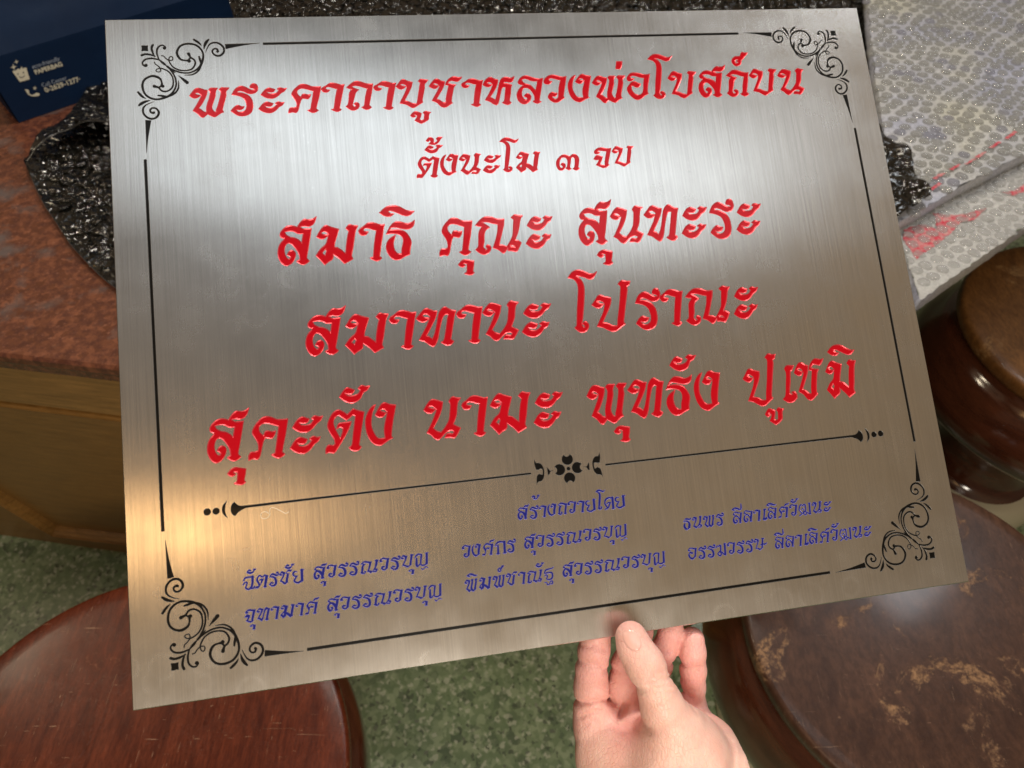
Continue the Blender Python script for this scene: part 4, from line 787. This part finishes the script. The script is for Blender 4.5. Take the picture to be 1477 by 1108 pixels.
# stools: barrel shaped, wooden
def circfit(pts, z):
    P = np.array([un(x, y, z)[:2] for x, y in pts]); Mx = np.c_[2 * P, np.ones(len(P))]; s = np.linalg.lstsq(Mx, (P**2).sum(1), rcond=None)[0]
    return s[:2], math.sqrt(s[2] + s[:2] @ s[:2])
def lathe(name, prof, parent, mat, n=96, wob=0.0):
    vs_, fs_ = [], []; m = len(prof)
    for i in range(n):
        a = 2 * math.pi * i / n
        for r, z in prof: vs_.append((r * math.cos(a), r * math.sin(a), z))
    for i in range(n):
        j = (i + 1) % n
        for k in range(m - 1): fs_.append([i*m + k, j*m + k, j*m + k + 1, i*m + k + 1])
    return link(name, mesh(name, vs_, fs_, True), parent, mat)
def sm(pr, n=5):
    return [tuple(p[:2]) for p in spline_w([(a, b, 0) for a, b in pr], n)]
def topwood(name, c1, c2, worn, wear_col, rough, gs, scratch, ang=0.0, coat=.15):
    t = NT(name); co = t.coord('Object', (gs, 1.6, 1), (0, 0, ang)); co0 = t.coord('Object'); n = t.noise(co, 9, 7, .66, .8); f = t.noise(co, 60, 5, .75, .3)
    b = t.mix(t.ramp(n, [(.3, 0), (.68, 1)]), c1, c2); b = t.mix(t.math('MULTIPLY', t.ramp(f, [(.42, 0), (.6, 1)]), .5), b, tuple(c * .55 for c in c1))
    w1 = t.noise(co0, 11, 8, .74, .5); w2 = t.noise(co0, 170, 5, .8)
    mask = t.math('MULTIPLY', t.ramp(w1, [(worn, 0), (worn + .05, 1)]), t.ramp(w2, [(.40, 0), (.58, 1)])); b = t.mix(mask, b, wear_col)
    sc1 = t.coord('Object', (1, 30, 1), (0, 0, .5 + ang)); s1 = t.noise(sc1, 16, 2, .5, 2.2); sc2 = t.coord('Object', (26, 1, 1), (0, 0, .2 + ang)); s2 = t.noise(sc2, 15, 2, .5, 2.5)
    line = t.math('MAXIMUM', t.ramp(s1, [(.735, 0), (.75, 1)]), t.ramp(s2, [(.73, 0), (.745, 1)])); b = t.mix(t.math('MULTIPLY', line, scratch), b, (.42, .27, .17))
    r = t.math('ADD', rough, t.math('MULTIPLY', mask, .3)); r = t.math('ADD', r, t.math('MULTIPLY', t.ramp(w1, [(.3, 0), (.7, 1)]), .12))
    t.set(Base_Color=b, Roughness=r, Specular_IOR_Level=.18); t.put(t.b.inputs['Coat Weight'], coat); t.put(t.b.inputs['Coat Roughness'], .12)
    t.bump(t.math('ADD', t.math('MULTIPLY', f, .3), t.math('SUBTRACT', t.math('MULTIPLY', w2, .4), t.math('MULTIPLY', mask, .5))), .22, .002); return t.m
def stool(pts, label, mt, mbody, bul=1.10, fix=None, ov=None):
    c, R = circfit(pts, ZS)
    if fix: c = c + np.array(fix[0]); R *= fix[1]
    o = empty('stool', (*c, 0)); tag(o, label, 'stool', 'round wooden stools standing on the floor')
    lathe('seat', [(0, ZS), (R * .5, ZS), (R * .9, ZS)] + sm([(R * .97, ZS - .0005), (R * .99, ZS - .003), (R, ZS - .010), (R * .995, ZS - .022), (R * .97, ZS - .030), (R * .93, ZS - .032)], 4), o, mt)
    lathe('apron', sm([(R * .93, ZS - .031), (R * .96, ZS - .045), (R * 1.03, ZS - .065), (R * bul, ZS - .115), (R * bul * .97, ZS - .155), (R * .88, ZS - .20), (R * .62, ZS - .235)], 6), o, mbody)
    lathe('column', sm([(R * .64, ZS - .232), (R * .44, .19), (R * .36, .13), (R * .42, .08), (R * .52, .06)], 6), o, mbody)
    lathe('foot_ring', sm([(R * .50, .062), (R * .60, .055), (R * .66, .035), (R * .68, .012), (R * .66, .001)], 5), o, CREAM)
    return o
t = NT('cream_enamel'); t.set(Base_Color=(.42, .38, .27, 1), Roughness=.3); t.bump(t.noise(t.coord('Object'), 60, 4), .1, .001); CREAM = t.m
DARK = wood('dark_lacquer', (.035, .010, .005), (.075, .022, .010), .12, (1, 1, 6), 10, .5)
stool([(0,948),(70,883),(141,853),(183,841.5),(475,985),(500,1029),(510.5,1075)], 'red-brown round wooden stool at the bottom left with a scratched glossy seat',
      topwood('red_wood', (.045, .008, .0035), (.125, .027, .011), .66, (.20, .10, .06), .2, 9, .8, 0.1, .04), DARK, 1.02)
stool([(1090,889),(1098,974),(1137,1047),(1194,1101),(1372,697),(1426,730),(1477,780)], 'dark brown round wooden stool at the bottom right with worn patches on its seat',
      topwood('worn_wood', (.032, .014, .009), (.078, .036, .021), .56, (.24, .135, .07), .28, 3, .3, 1.2, .22), DARK, 1.10)
stool([(1388,428),(1413.6,493.6),(1439,522),(1477,555)], 'orange-brown round wooden stool at the right edge just below the wrapped parcels',
      topwood('orange_wood', (.085, .034, .010), (.18, .078, .022), .58, (.24, .13, .05), .34, 4, .2, .7), DARK, 1.13)

# ---- paper bag
Pa = un(28, 178, ZT)[:2]; Pb = un(101, 153, ZT)[:2]; bd_ = (Pb - Pa) / np.linalg.norm(Pb - Pa); bn = np.array([bd_[1], -bd_[0]])
def bagp(px, py, off=0.0):
    d = FW + RT * (px - CX) / F + DN * (py - CY) / F; P0 = Pa + bn * off
    k = ((P0 - CAM[:2]) @ bn) / (d[:2] @ bn); P = CAM + d * k
    return np.array([(P[:2] - Pa) @ bd_, P[2] - ZT])
zf = (bagp(0, 80)[1] + bagp(150, 38)[1]) / 2; wb = .40; db = .14
t = NT('navy_paper'); co = t.coord('Object'); n = t.noise(co, 9, 3); t.set(Base_Color=t.mix(n, (.003, .009, .028), (.004, .017, .050)), Roughness=.5, Specular_IOR_Level=.12); t.bump(t.math('ADD', t.noise(co, 14, 3), t.math('MULTIPLY', t.noise(co, 300, 2), .05)), .35, .006); NAVY = t.m
bag = empty('paper_bag'); Mb = Matrix.Identity(4)
for i, v in enumerate(((bd_[0], bd_[1], 0), (-bn[0], -bn[1], 0), (0, 0, 1), (Pa[0], Pa[1], ZT + .001))):
    for j in range(3): Mb[j][i] = v[j]
bag.matrix_world = Mb                              # local: x along the bottom edge, y away from the viewer, z up
tag(bag, 'dark blue paper carrier bag with pale printing standing on the granite counter', 'bag')
def sheet(name, f, nu, nv, mat, parent, smooth=True):
    vs_ = [f(i / nu, j / nv) for j in range(nv + 1) for i in range(nu + 1)]
    return link(name, mesh(name, vs_, [[j*(nu+1) + i, j*(nu+1) + i + 1, (j+1)*(nu+1) + i + 1, (j+1)*(nu+1) + i] for j in range(nv) for i in range(nu)], smooth), parent, mat)
def wv(x, y, s=1): return noise.noise(Vector((x * 9, y * 9, s))) 
sheet('front_lower', lambda a, b: (a * wb, 0, b * zf), 2, 2, NAVY, bag, False)
sheet('front_upper', lambda a, b: (a * wb + b * .01 * wv(a, b), b * .10 + .012 * wv(a * .5, b * .6) * min(1, 4 * b), zf + b * .22), 16, 12, NAVY, bag)
sheet('gusset', lambda a, b: (-(.002 + .03 * math.sin(math.pi * a) * b), a * db, b * (zf + .2 * b)), 10, 8, NAVY, bag)
sheet('back_panel', lambda a, b: (a * wb, db + .01 * wv(a, b), b * (zf + .2)), 8, 8, NAVY, bag)
sheet('bag_bottom', lambda a, b: (a * wb, b * db, .0005), 2, 2, NAVY, bag, False)
t = NT('cream_print'); t.set(Base_Color=(.55, .52, .40, 1), Roughness=.6); PRINT = t.m
t = NT('grey_print'); t.set(Base_Color=(.26, .30, .36, 1), Roughness=.6); PRINT2 = t.m
def printed(txt, pl, pr_, mat, shear=0.0, bold=0.0, off=-.0006):
    a, b = bagp(*pl), bagp(*pr_); cu = bpy.data.curves.new('print', 'FONT'); cu.body = txt; cu.size = .01; cu.shear = shear; cu.offset = bold * .01
    cu.extrude = 0; o = bpy.data.objects.new('print', cu); C.objects.link(o); bpy.context.view_layer.update()
    me = bpy.data.meshes.new_from_object(o.evaluated_get(bpy.context.evaluated_depsgraph_get())); bpy.data.objects.remove(o)
    xs = [v.co.x for v in me.vertices]; w0 = max(xs) - min(xs); k = np.linalg.norm(b - a) / w0; ang = math.atan2(b[1] - a[1], b[0] - a[0])
    q = link('printed_text', me, bag, mat); me.materials.clear(); me.materials.append(mat)
    q.matrix_parent_inverse.identity(); q.location = (a[0] - min(xs) * k, off, a[1]); q.scale = (k, k, k); q.rotation_euler = (math.pi / 2, 0, 0)
    return q
q = printed('eco-friendly', (48, 100), (88.5, 89), PRINT2, .3); q = printed('PAPERBAG', (52, 108), (92, 97), PRINT, 0, .03)
q = printed('Call Center', (62, 126.5), (98, 116), PRINT2); q = printed('0-2629-1277\u00b7', (66.5, 134), (118, 119), PRINT, 0, .02)
def flat(name, polys, mat, off=-.0006):
    vs_, fs_ = [], []
    for P in polys:
        b = len(vs_); 
        for p in P: a = bagp(*p); vs_.append((a[0], off, a[1]))
        fs_.append(list(range(b, len(vs_))))
    return link(name, mesh(name, vs_, fs_), bag, mat)
def spark(cx, cy, r, k=4):
    return [(cx + (r if i % 2 == 0 else r * .28) * math.cos(math.pi * i / k - .25), cy + (r if i % 2 == 0 else r * .28) * math.sin(math.pi * i / k - .25)) for i in range(2 * k)]
flat('printed_icon', [[(18, 103.5), (24, 102), (26.5, 99.5), (29, 101), (31.5, 96.5), (32.5, 99.7), (38, 98), (43.3, 115), (29, 119)], spark(20, 97.5, 5), spark(24, 90, 3.6), spark(50.5, 128, 3.6, 5),
                      [(36, 129.5), (41, 130), (42.5, 133.5), (41.5, 135), (46, 138), (50, 136.5), (53, 134.5), (57.5, 135.5), (57, 138.5), (53, 139.5), (46, 139.5), (41, 137)]], PRINT)
flat('printed_face', [[(26 + 1.1 * math.cos(a), 107.5 + 1.1 * math.sin(a)) for a in np.linspace(0, 6, 9)], [(34 + 1.1 * math.cos(a), 105.2 + 1.1 * math.sin(a)) for a in np.linspace(0, 6, 9)],
                      [(28, 110.5), (30.5, 112), (33.5, 111.5), (35.7, 108.8), (36.2, 109.6), (33.8, 112.6), (30.2, 113.1), (27.6, 111.3)]], NAVY, -.0010)

# ---- bubble wrap
def tube(name, pts, r, mat, seg=6):
    P = spline_w([(*p, 0) for p in pts], 6)[:, :3]; vs_, fs_ = [], []
    for i, p in enumerate(P):
        tg_ = P[min(i+1, len(P)-1)] - P[max(i-1, 0)]; tg_ /= np.linalg.norm(tg_) + 1e-9; u_ = np.cross(tg_, [0, 0, 1]); u_ /= np.linalg.norm(u_) + 1e-9; w_ = np.cross(tg_, u_)
        for k in range(seg): a = 2 * math.pi * k / seg; vs_.append(p + r * (math.cos(a) * u_ + math.sin(a) * w_))
    for i in range(len(P) - 1):
        for k in range(seg): fs_.append([i*seg + k, i*seg + (k+1) % seg, (i+1)*seg + (k+1) % seg, (i+1)*seg + k])
    return mesh(name, vs_, fs_, True)
def seg_d(x, y, a, b):
    a, b = np.array(a), np.array(b); p = np.array([x, y]); e_ = b - a; t_ = np.clip((p - a) @ e_ / (e_ @ e_), 0, 1); return np.linalg.norm(p - a - t_ * e_)
def fab(px, z): return [tuple(un(x, y, z)[:2]) for x, y in px]
def film(name, px, z, hf, step, mat, parent, zref=None):
    """crumpled film filling an outline; hf(x, y) gives its height"""
    V = np.array(fab(px, zref or z)); out = []
    for a, b in zip(V, np.roll(V, -1, 0)):
        k = max(1, int(np.linalg.norm(b - a) / step)); out += [a + (b - a) * i / k for i in range(k)]
    out = np.array(out); out += rng.normal(0, step * .12, out.shape)
    l, h_ = V.min(0), V.max(0); X, Y = np.meshgrid(np.arange(l[0], h_[0], step), np.arange(l[1], h_[1], step)); G = np.c_[X.ravel(), Y.ravel()] + rng.uniform(-.3, .3, (X.size, 2)) * step
    G = G[poly_in(G, out)]
    vs_ = [Vector(p) for p in out] + [Vector(p) for p in G]; n = len(out)
    Vc, _, Fc, _, _, _ = delaunay_2d_cdt(vs_, [(i, (i + 1) % n) for i in range(n)], [], 1, 1e-7)
    P = [(v.x, v.y, hf(v.x, v.y)) for v in Vc]
    fs_ = [list(f) for f in Fc]
    me = mesh(name, P, fs_, True); bm_ = bmesh.new(); bm_.from_mesh(me); bmesh.ops.recalc_face_normals(bm_, faces=bm_.faces)
    if sum(f.normal.z for f in bm_.faces) < 0: bmesh.ops.reverse_faces(bm_, faces=bm_.faces)
    bm_.to_mesh(me); bm_.free(); return link(name, me, parent, mat)
def domes(name, px, zref, hf, pitch, r, hgt, ang, mat, parent, jit=.06, seg=12, inner=.0, skip=(), crinkle=.16, warp=.004, margin=0.0):
    V = np.array(fab(px, zref)); ca, sa = math.cos(ang), math.sin(ang); R2 = np.array([[ca, -sa], [sa, ca]]); W_ = V @ R2
    l, h_ = W_.min(0), W_.max(0); pts = []; row = 0; y = l[1]
    while y < h_[1]:
        x = l[0] + (pitch / 2 if row % 2 else 0)
        while x < h_[0]: pts.append((x, y)); x += pitch
        y += pitch * .866; row += 1
    pts = np.array(pts) + rng.normal(0, pitch * jit * .4, (len(pts), 2)); pts = pts @ R2.T; pts = pts[poly_in(pts, V)]
    pts = np.array([(x + warp * noise.noise(Vector((x * 14, y * 14, 3))), y + warp * noise.noise(Vector((x * 14, y * 14, 9)))) for x, y in pts])
    if margin: pts = pts[np.array([min(seg_d(x, y, a, b) for a, b in zip(V, np.roll(V, -1, 0))) > margin for x, y in pts])]
    for s_ in skip: pts = pts[~poly_in(pts, np.array(fab(s_, zref)))]
    vs_, fs_, cols = [], [], []
    for cx_, cy_ in pts:
        b = len(vs_); rr = r * random.uniform(.92, 1.05); hh = hgt * random.uniform(.6, 1.1); tx, ty = rng.normal(0, .15, 2); z0 = hf(cx_, cy_); el = random.uniform(.88, 1.0); ea = random.uniform(0, 3)
        gx_, gy_ = (hf(cx_ + .003, cy_) - z0) / .003, (hf(cx_, cy_ + .003) - z0) / .003; ph = random.uniform(0, 6)
        rings = [(1.0, 0), (.97, .45), (.86, .82), (.55, 1.0), (.25, .97 - inner)]; col = random.random()
        for q, zz in rings:
            for i in range(seg):
                a = 2 * math.pi * i / seg; dx, dy = rr * q * math.cos(a), rr * q * el * math.sin(a)
                crk = crinkle * noise.noise(Vector((cx_ * 300 + dx * 260, cy_ * 300 + dy * 260, ph))) * (zz > .5)
                vs_.append((cx_ + dx, cy_ + dy, z0 + gx_ * dx + gy_ * dy + hh * (zz + crk + (tx * dx + ty * dy) / rr * zz) - .0004)); cols.append(col)
        vs_.append((cx_, cy_, z0 + hh * (.95 - inner * 1.3))); cols.append(col)
        for k in range(4):
            for i in range(seg): j = (i + 1) % seg; fs_.append([b + k*seg + i, b + k*seg + j, b + (k+1)*seg + j, b + (k+1)*seg + i])
        for i in range(seg): fs_.append([b + 4*seg + i, b + 4*seg + (i + 1) % seg, b + 5*seg])
    me = mesh(name, vs_, fs_, True); a_ = me.attributes.new('tint', 'FLOAT', 'POINT'); a_.data.foreach_set('value', cols)
    o = link(name, me, parent, mat); o['kind'] = 'stuff'; return o
t = NT('black_film'); co = t.coord('Object'); n = t.noise(co, 130, 5, .65, .8); n2 = t.noise(co, 35, 3)
wq = t.node('ShaderNodeTexNoise'); t.l.new(co, wq.inputs['Vector']); wq.inputs['Scale'].default_value = 40; vm = t.node('ShaderNodeVectorMath', operation='MULTIPLY_ADD'); t.l.new(wq.outputs['Color'], vm.inputs[0]); vm.inputs[1].default_value = (.03,) * 3; t.l.new(co, vm.inputs[2])
crs = t.ramp(t.vor(vm.outputs[0], 48, 'DISTANCE_TO_EDGE', 'Distance'), [(0, 1), (.22, 0)])
t.set(Base_Color=(.004, .0035, .003, 1), Roughness=t.math('ADD', .03, t.math('MULTIPLY', n2, .04)), Specular_IOR_Level=.75); t.bump(t.math('ADD', t.math('MULTIPLY', n, .22), t.math('ADD', crs, t.math('MULTIPLY', n2, .6))), .7, .004); BFILM = t.m
def rdg(x, y, s, o=0): return 1 - 2.2 * abs(noise.noise(Vector((x * s, y * s, o))))
def nz2(x, y, s, o=0): return noise.noise(Vector((x * s, y * s, o)))
tip = un(38, 232, ZT + .02)[:2]; mth = un(160, 203, ZT + .05)[:2]
def hA(x, y):
    d = seg_d(x, y, tip, mth); dt = math.hypot(x - tip[0], y - tip[1]); lift = .055 * math.exp(-(d / .07)**2) * min(1, dt / .09)
    return ZT + .016 + lift + .008 * nz2(x, y, 14, 1) + .004 * nz2(x, y, 30, 2) + .0012 * nz2(x, y, 70, 7)
def hB(x, y):
    dt = math.hypot(x - tip[0], y - tip[1]); return ZT + .009 + .005 * nz2(x, y, 16, 5) + .005 * nz2(x, y, 28, 6) + .0015 * nz2(x, y, 66, 9) + .010 * math.exp(-(dt / .03)**2)
sleeve = empty('black_bubble_wrap', (0, 0, 0)); tag(sleeve, 'crumpled black bubble wrap sleeve lying open on the counter under the plaque', 'bubble wrap')
PXA = [(38, 232), (58, 210), (75, 190), (105, 158), (128, 120), (146, 85), (152, 55), (170, 18), (180, -60), (185, -170), (1235, -170), (1258, 20), (1266, 60), (1263, 105), (1250, 150), (1180, 260), (400, 240), (165, 203), (110, 200), (75, 214)]
PXB = [(38, 232), (48, 262), (62, 292), (82, 322), (100, 350), (125, 378), (150, 402), (172, 418), (260, 470), (500, 480), (600, 230), (400, 150), (150, 150), (105, 165), (70, 200)]
film('upper_film', PXA, ZT + .02, hA, .006, BFILM, sleeve)
def rim_tube(name, px, z, hx, r, par, mat):
    pts = [(*q, hx(*q) + .001) for q in fab(px, z)]; return link(name, tube(name, pts, r, mat), par, mat)
t = NT('film_edge'); t.set(Base_Color=(.035, .033, .03, 1), Roughness=.18, Specular_IOR_Level=.8); FEDGE = t.m
rim_tube('upper_hem', [(38, 232), (58, 221), (75, 214), (92, 206), (110, 201), (138, 203), (165, 203), (230, 212)], ZT + .02, hA, .0009, sleeve, FEDGE)
rim_tube('lower_hem', [(38, 232), (48, 262), (62, 292), (82, 322), (100, 350), (125, 378), (150, 402), (172, 418)], ZT + .01, hB, .0007, sleeve, FEDGE)
film('lower_film', PXB, ZT + .01, hB, .006, BFILM, sleeve)
domes('upper_bubbles', PXA, ZT + .02, hA, .0235, .0108, .0048, .3, BFILM, sleeve, .10, 14, .15, (), .16, .004, .015)
domes('lower_bubbles', PXB, ZT + .01, hB, .0235, .0108, .0048, .9, BFILM, sleeve, .10, 14, .15, (), .16, .004, .015)
BCUT = 0
# parcels wrapped in clear bubble wrap
def clear(name, web, bub, lowr, print_pts=None):
    t = NT(name); co = t.coord('Object'); n = t.noise(co, 240, 5, .7, .6); n2 = t.noise(co, 26, 3); at = t.node('ShaderNodeAttribute'); at.attribute_name = 'tint'
    return t, co, n, n2, at
t, co, n, n2, at = clear('clear_web', 0, 0, 0)
wz = t.noise(co, 7, 3); tint_ = t.mix(t.ramp(wz, [(.35, 0), (.65, 1)]), (.78, .80, .98), (1.0, .97, .84))
t.set(Base_Color=t.mix(1.0, tint_, t.mix(t.ramp(n, [(.35, 0), (.7, 1)]), (.30, .30, .30), (.52, .53, .54)), 'MULTIPLY'), Roughness=.25); t.bump(n, .5, .002); CWEB = t.m
t, co, n, n2, at = clear('clear_bubble', 0, 0, 0)
b = t.mix(t.ramp(n, [(.3, 0), (.7, 1)]), (.15, .155, .15), (.36, .365, .36)); b = t.mix(t.ramp(at.outputs['Fac'], [(.88, 0), (.95, .6)]), b, (.10, .11, .26)); b = t.mix(t.math('MULTIPLY', n2, .5), b, (.34, .32, .25))
t.set(Base_Color=b, Roughness=.05, Specular_IOR_Level=.9, Alpha=.5); t.bump(n, .9, .003); CBUB = t.m
t, co, n, n2, at = clear('clear_film_two', 0, 0, 0)
t.set(Base_Color=t.mix(t.ramp(n, [(.3, 0), (.7, 1)]), (.28, .28, .27), (.54, .53, .51)), Roughness=.09, Specular_IOR_Level=.9); t.bump(t.math('ADD', n, t.noise(co, 70, 4, .6, .7)), .8, .003); CF2 = t.m
t, co, n, n2, at = clear('clear_bubble_two', 0, 0, 0)
t.set(Base_Color=(.40, .40, .39, 1), Roughness=.05, Specular_IOR_Level=.9, Alpha=.45); t.bump(n, .9, .003); CB2 = t.m
t = NT('red_print'); co = t.coord('Object'); n = t.noise(co, 160, 5, .7); t.set(Base_Color=t.mix(t.ramp(n, [(.42, 0), (.6, 1)]), (.50, .02, .05), (.48, .26, .25)), Roughness=.25); t.bump(n, .9, .004); RP = t.m
Z2 = ZT + .028; Z1 = ZT + .052
def parcel(label, px, ztop, zbot, mat, hx):
    o = empty('wrapped_parcel'); tag(o, label, 'parcel', 'parcels wrapped in clear bubble wrap'); P = [np.array(q) for q in fab(px, ztop)]
    # counter-clockwise outline
    ar = sum(P[i-1][0] * P[i][1] - P[i][0] * P[i-1][1] for i in range(len(P)))
    if ar < 0: P = P[::-1]
    f = film('film', px, ztop, hx, .008, mat, o, ztop)
    # wrapped edge: a crinkled skirt all round
    ring = []
    for a, b_ in zip(P, P[1:] + P[:1]):
        k = max(1, int(np.linalg.norm(b_ - a) / .007)); ring += [a + (b_ - a) * i / k for i in range(k)]
    cen_ = np.mean(P, 0); vs_ = []; m = 6
    for i, q in enumerate(ring):
        dv_ = (q - cen_) / np.linalg.norm(q - cen_)
        for j in range(m):
            tt = j / (m - 1); w_ = .004 * math.sin(math.pi * tt) + .0025 * noise.noise(Vector((q[0] * 120, q[1] * 120, tt * 3)))
            vs_.append((*(q + dv_ * w_), hx(*q) + (zbot - ztop) * tt))
    n_ = len(ring); fs_ = [[i*m + j, ((i+1) % n_)*m + j, ((i+1) % n_)*m + j + 1, i*m + j + 1][::-1] for i in range(n_) for j in range(m - 1)]
    link('wrapped_edge', mesh('wrapped_edge', vs_, fs_, True), o, CWEB); return o
h1 = lambda x, y: Z1 + .007 * nz2(x, y, 9, 3) + .0015 * nz2(x, y, 40, 4)
h2 = lambda x, y: Z2 + .003 * nz2(x, y, 10, 8) + .0018 * nz2(x, y, 60, 9)
PX2 = [(1280, 290), (1327, 433), (1477, 327), (1760, 127), (1660, -60)]
PX1 = [(1236, -170), (1252, 0), (1262, 110), (1278, 200), (1297, 318), (1370, 277), (1477, 222), (1760, 75), (1760, -170)]
p2 = parcel('lower clear-wrapped parcel at the right edge showing blurred red lettering through the film', PX2, Z2, ZT + .001, CF2, h2)
p1_ = parcel('upper clear-wrapped parcel in the top right corner covered in rows of clear bubbles', PX1, Z1, Z2 + .004, CWEB, h1)
v12 = un(1477, 222, Z1)[:2] - un(1297, 318, Z1)[:2]; an = math.atan2(v12[1], v12[0])
domes('bubbles', PX1, Z1, h1, .0215, .0089, .0038, an + .25, CBUB, p1_, .05, 12, .45, (), .3, .010)
RL = [[(1304, 330), (1330, 322), (1352, 330), (1350, 318), (1345, 306), (1368, 310), (1392, 309), (1420, 300), (1424, 300), (1405, 318), (1385, 322), (1372, 336), (1355, 350), (1330, 368), (1322, 376), (1312, 360), (1302, 345)],
      [(1444, 278), (1462, 275), (1478, 266), (1500, 256), (1500, 268), (1478, 277), (1460, 284)]]
domes('bubbles', PX2, Z2, h2, .020, .0088, .0034, an, CB2, p2, .08, 12, .3)
def onp(name, polys, z, hx, mat, parent):
    for P in polys:
        hh = lambda x, y: hx(x, y) + .0032
        film(name, P, z, hh, .004, mat, parent, z)
onp('red_lettering', RL, Z2, lambda x, y: h2(x, y) - .0022, RP, p2)
onp('red_streak', [[(x, y), (x + 14, y - 9), (x + 19, y - 8), (x + 6, y + 1)] for x, y in ((1342, 262), (1366, 249), (1388, 240), (1404, 229), (1424, 216), (1446, 203), (1338, 276))], Z1, h1, RP, p1_)
# loose black film scrap lying over the parcels
def hC(x, y): return Z1 + .012 + .008 * nz2(x, y, 30, 12) + .010 * nz2(x, y, 26, 3) + .003 * nz2(x, y, 70, 4)
scr = empty('black_film_flap'); tag(scr, 'end of black bubble wrap poking out past the plaque onto the parcels', 'bubble wrap')
film('film', [(1262, 170), (1285, 196), (1305, 218), (1322, 246), (1335, 280), (1337, 290), (1318, 297), (1300, 312), (1270, 330), (1200, 300), (1200, 180)], Z1 + .01, hC, .005, BFILM, scr, Z1 + .01)
# fibre on the plate
fp = []
for x, y in [(1290, 500), (1250, 570), (1180, 595), (1125, 570), (1130, 500), (1200, 468), (1265, 500), (1280, 440), (1310, 400), (1380, 410), (1440, 440), (1500, 470), (1560, 500), (1620, 470)]:
    u_, v2 = px2plate(285 + x / 12.308, 700 + y / 12.308, .25); fp.append(lp(u_, v2, .00025))
t = NT('pale_fibre'); t.set(Base_Color=(.75, .62, .45, 1), Roughness=.6)
fib = link('fibre', tube('fibre', fp, .00011, t.m), None, t.m); fib.matrix_world = PM; tag(fib, 'thin curled pale fibre stuck to the plaque below the left end of its dividing line', 'fibre')
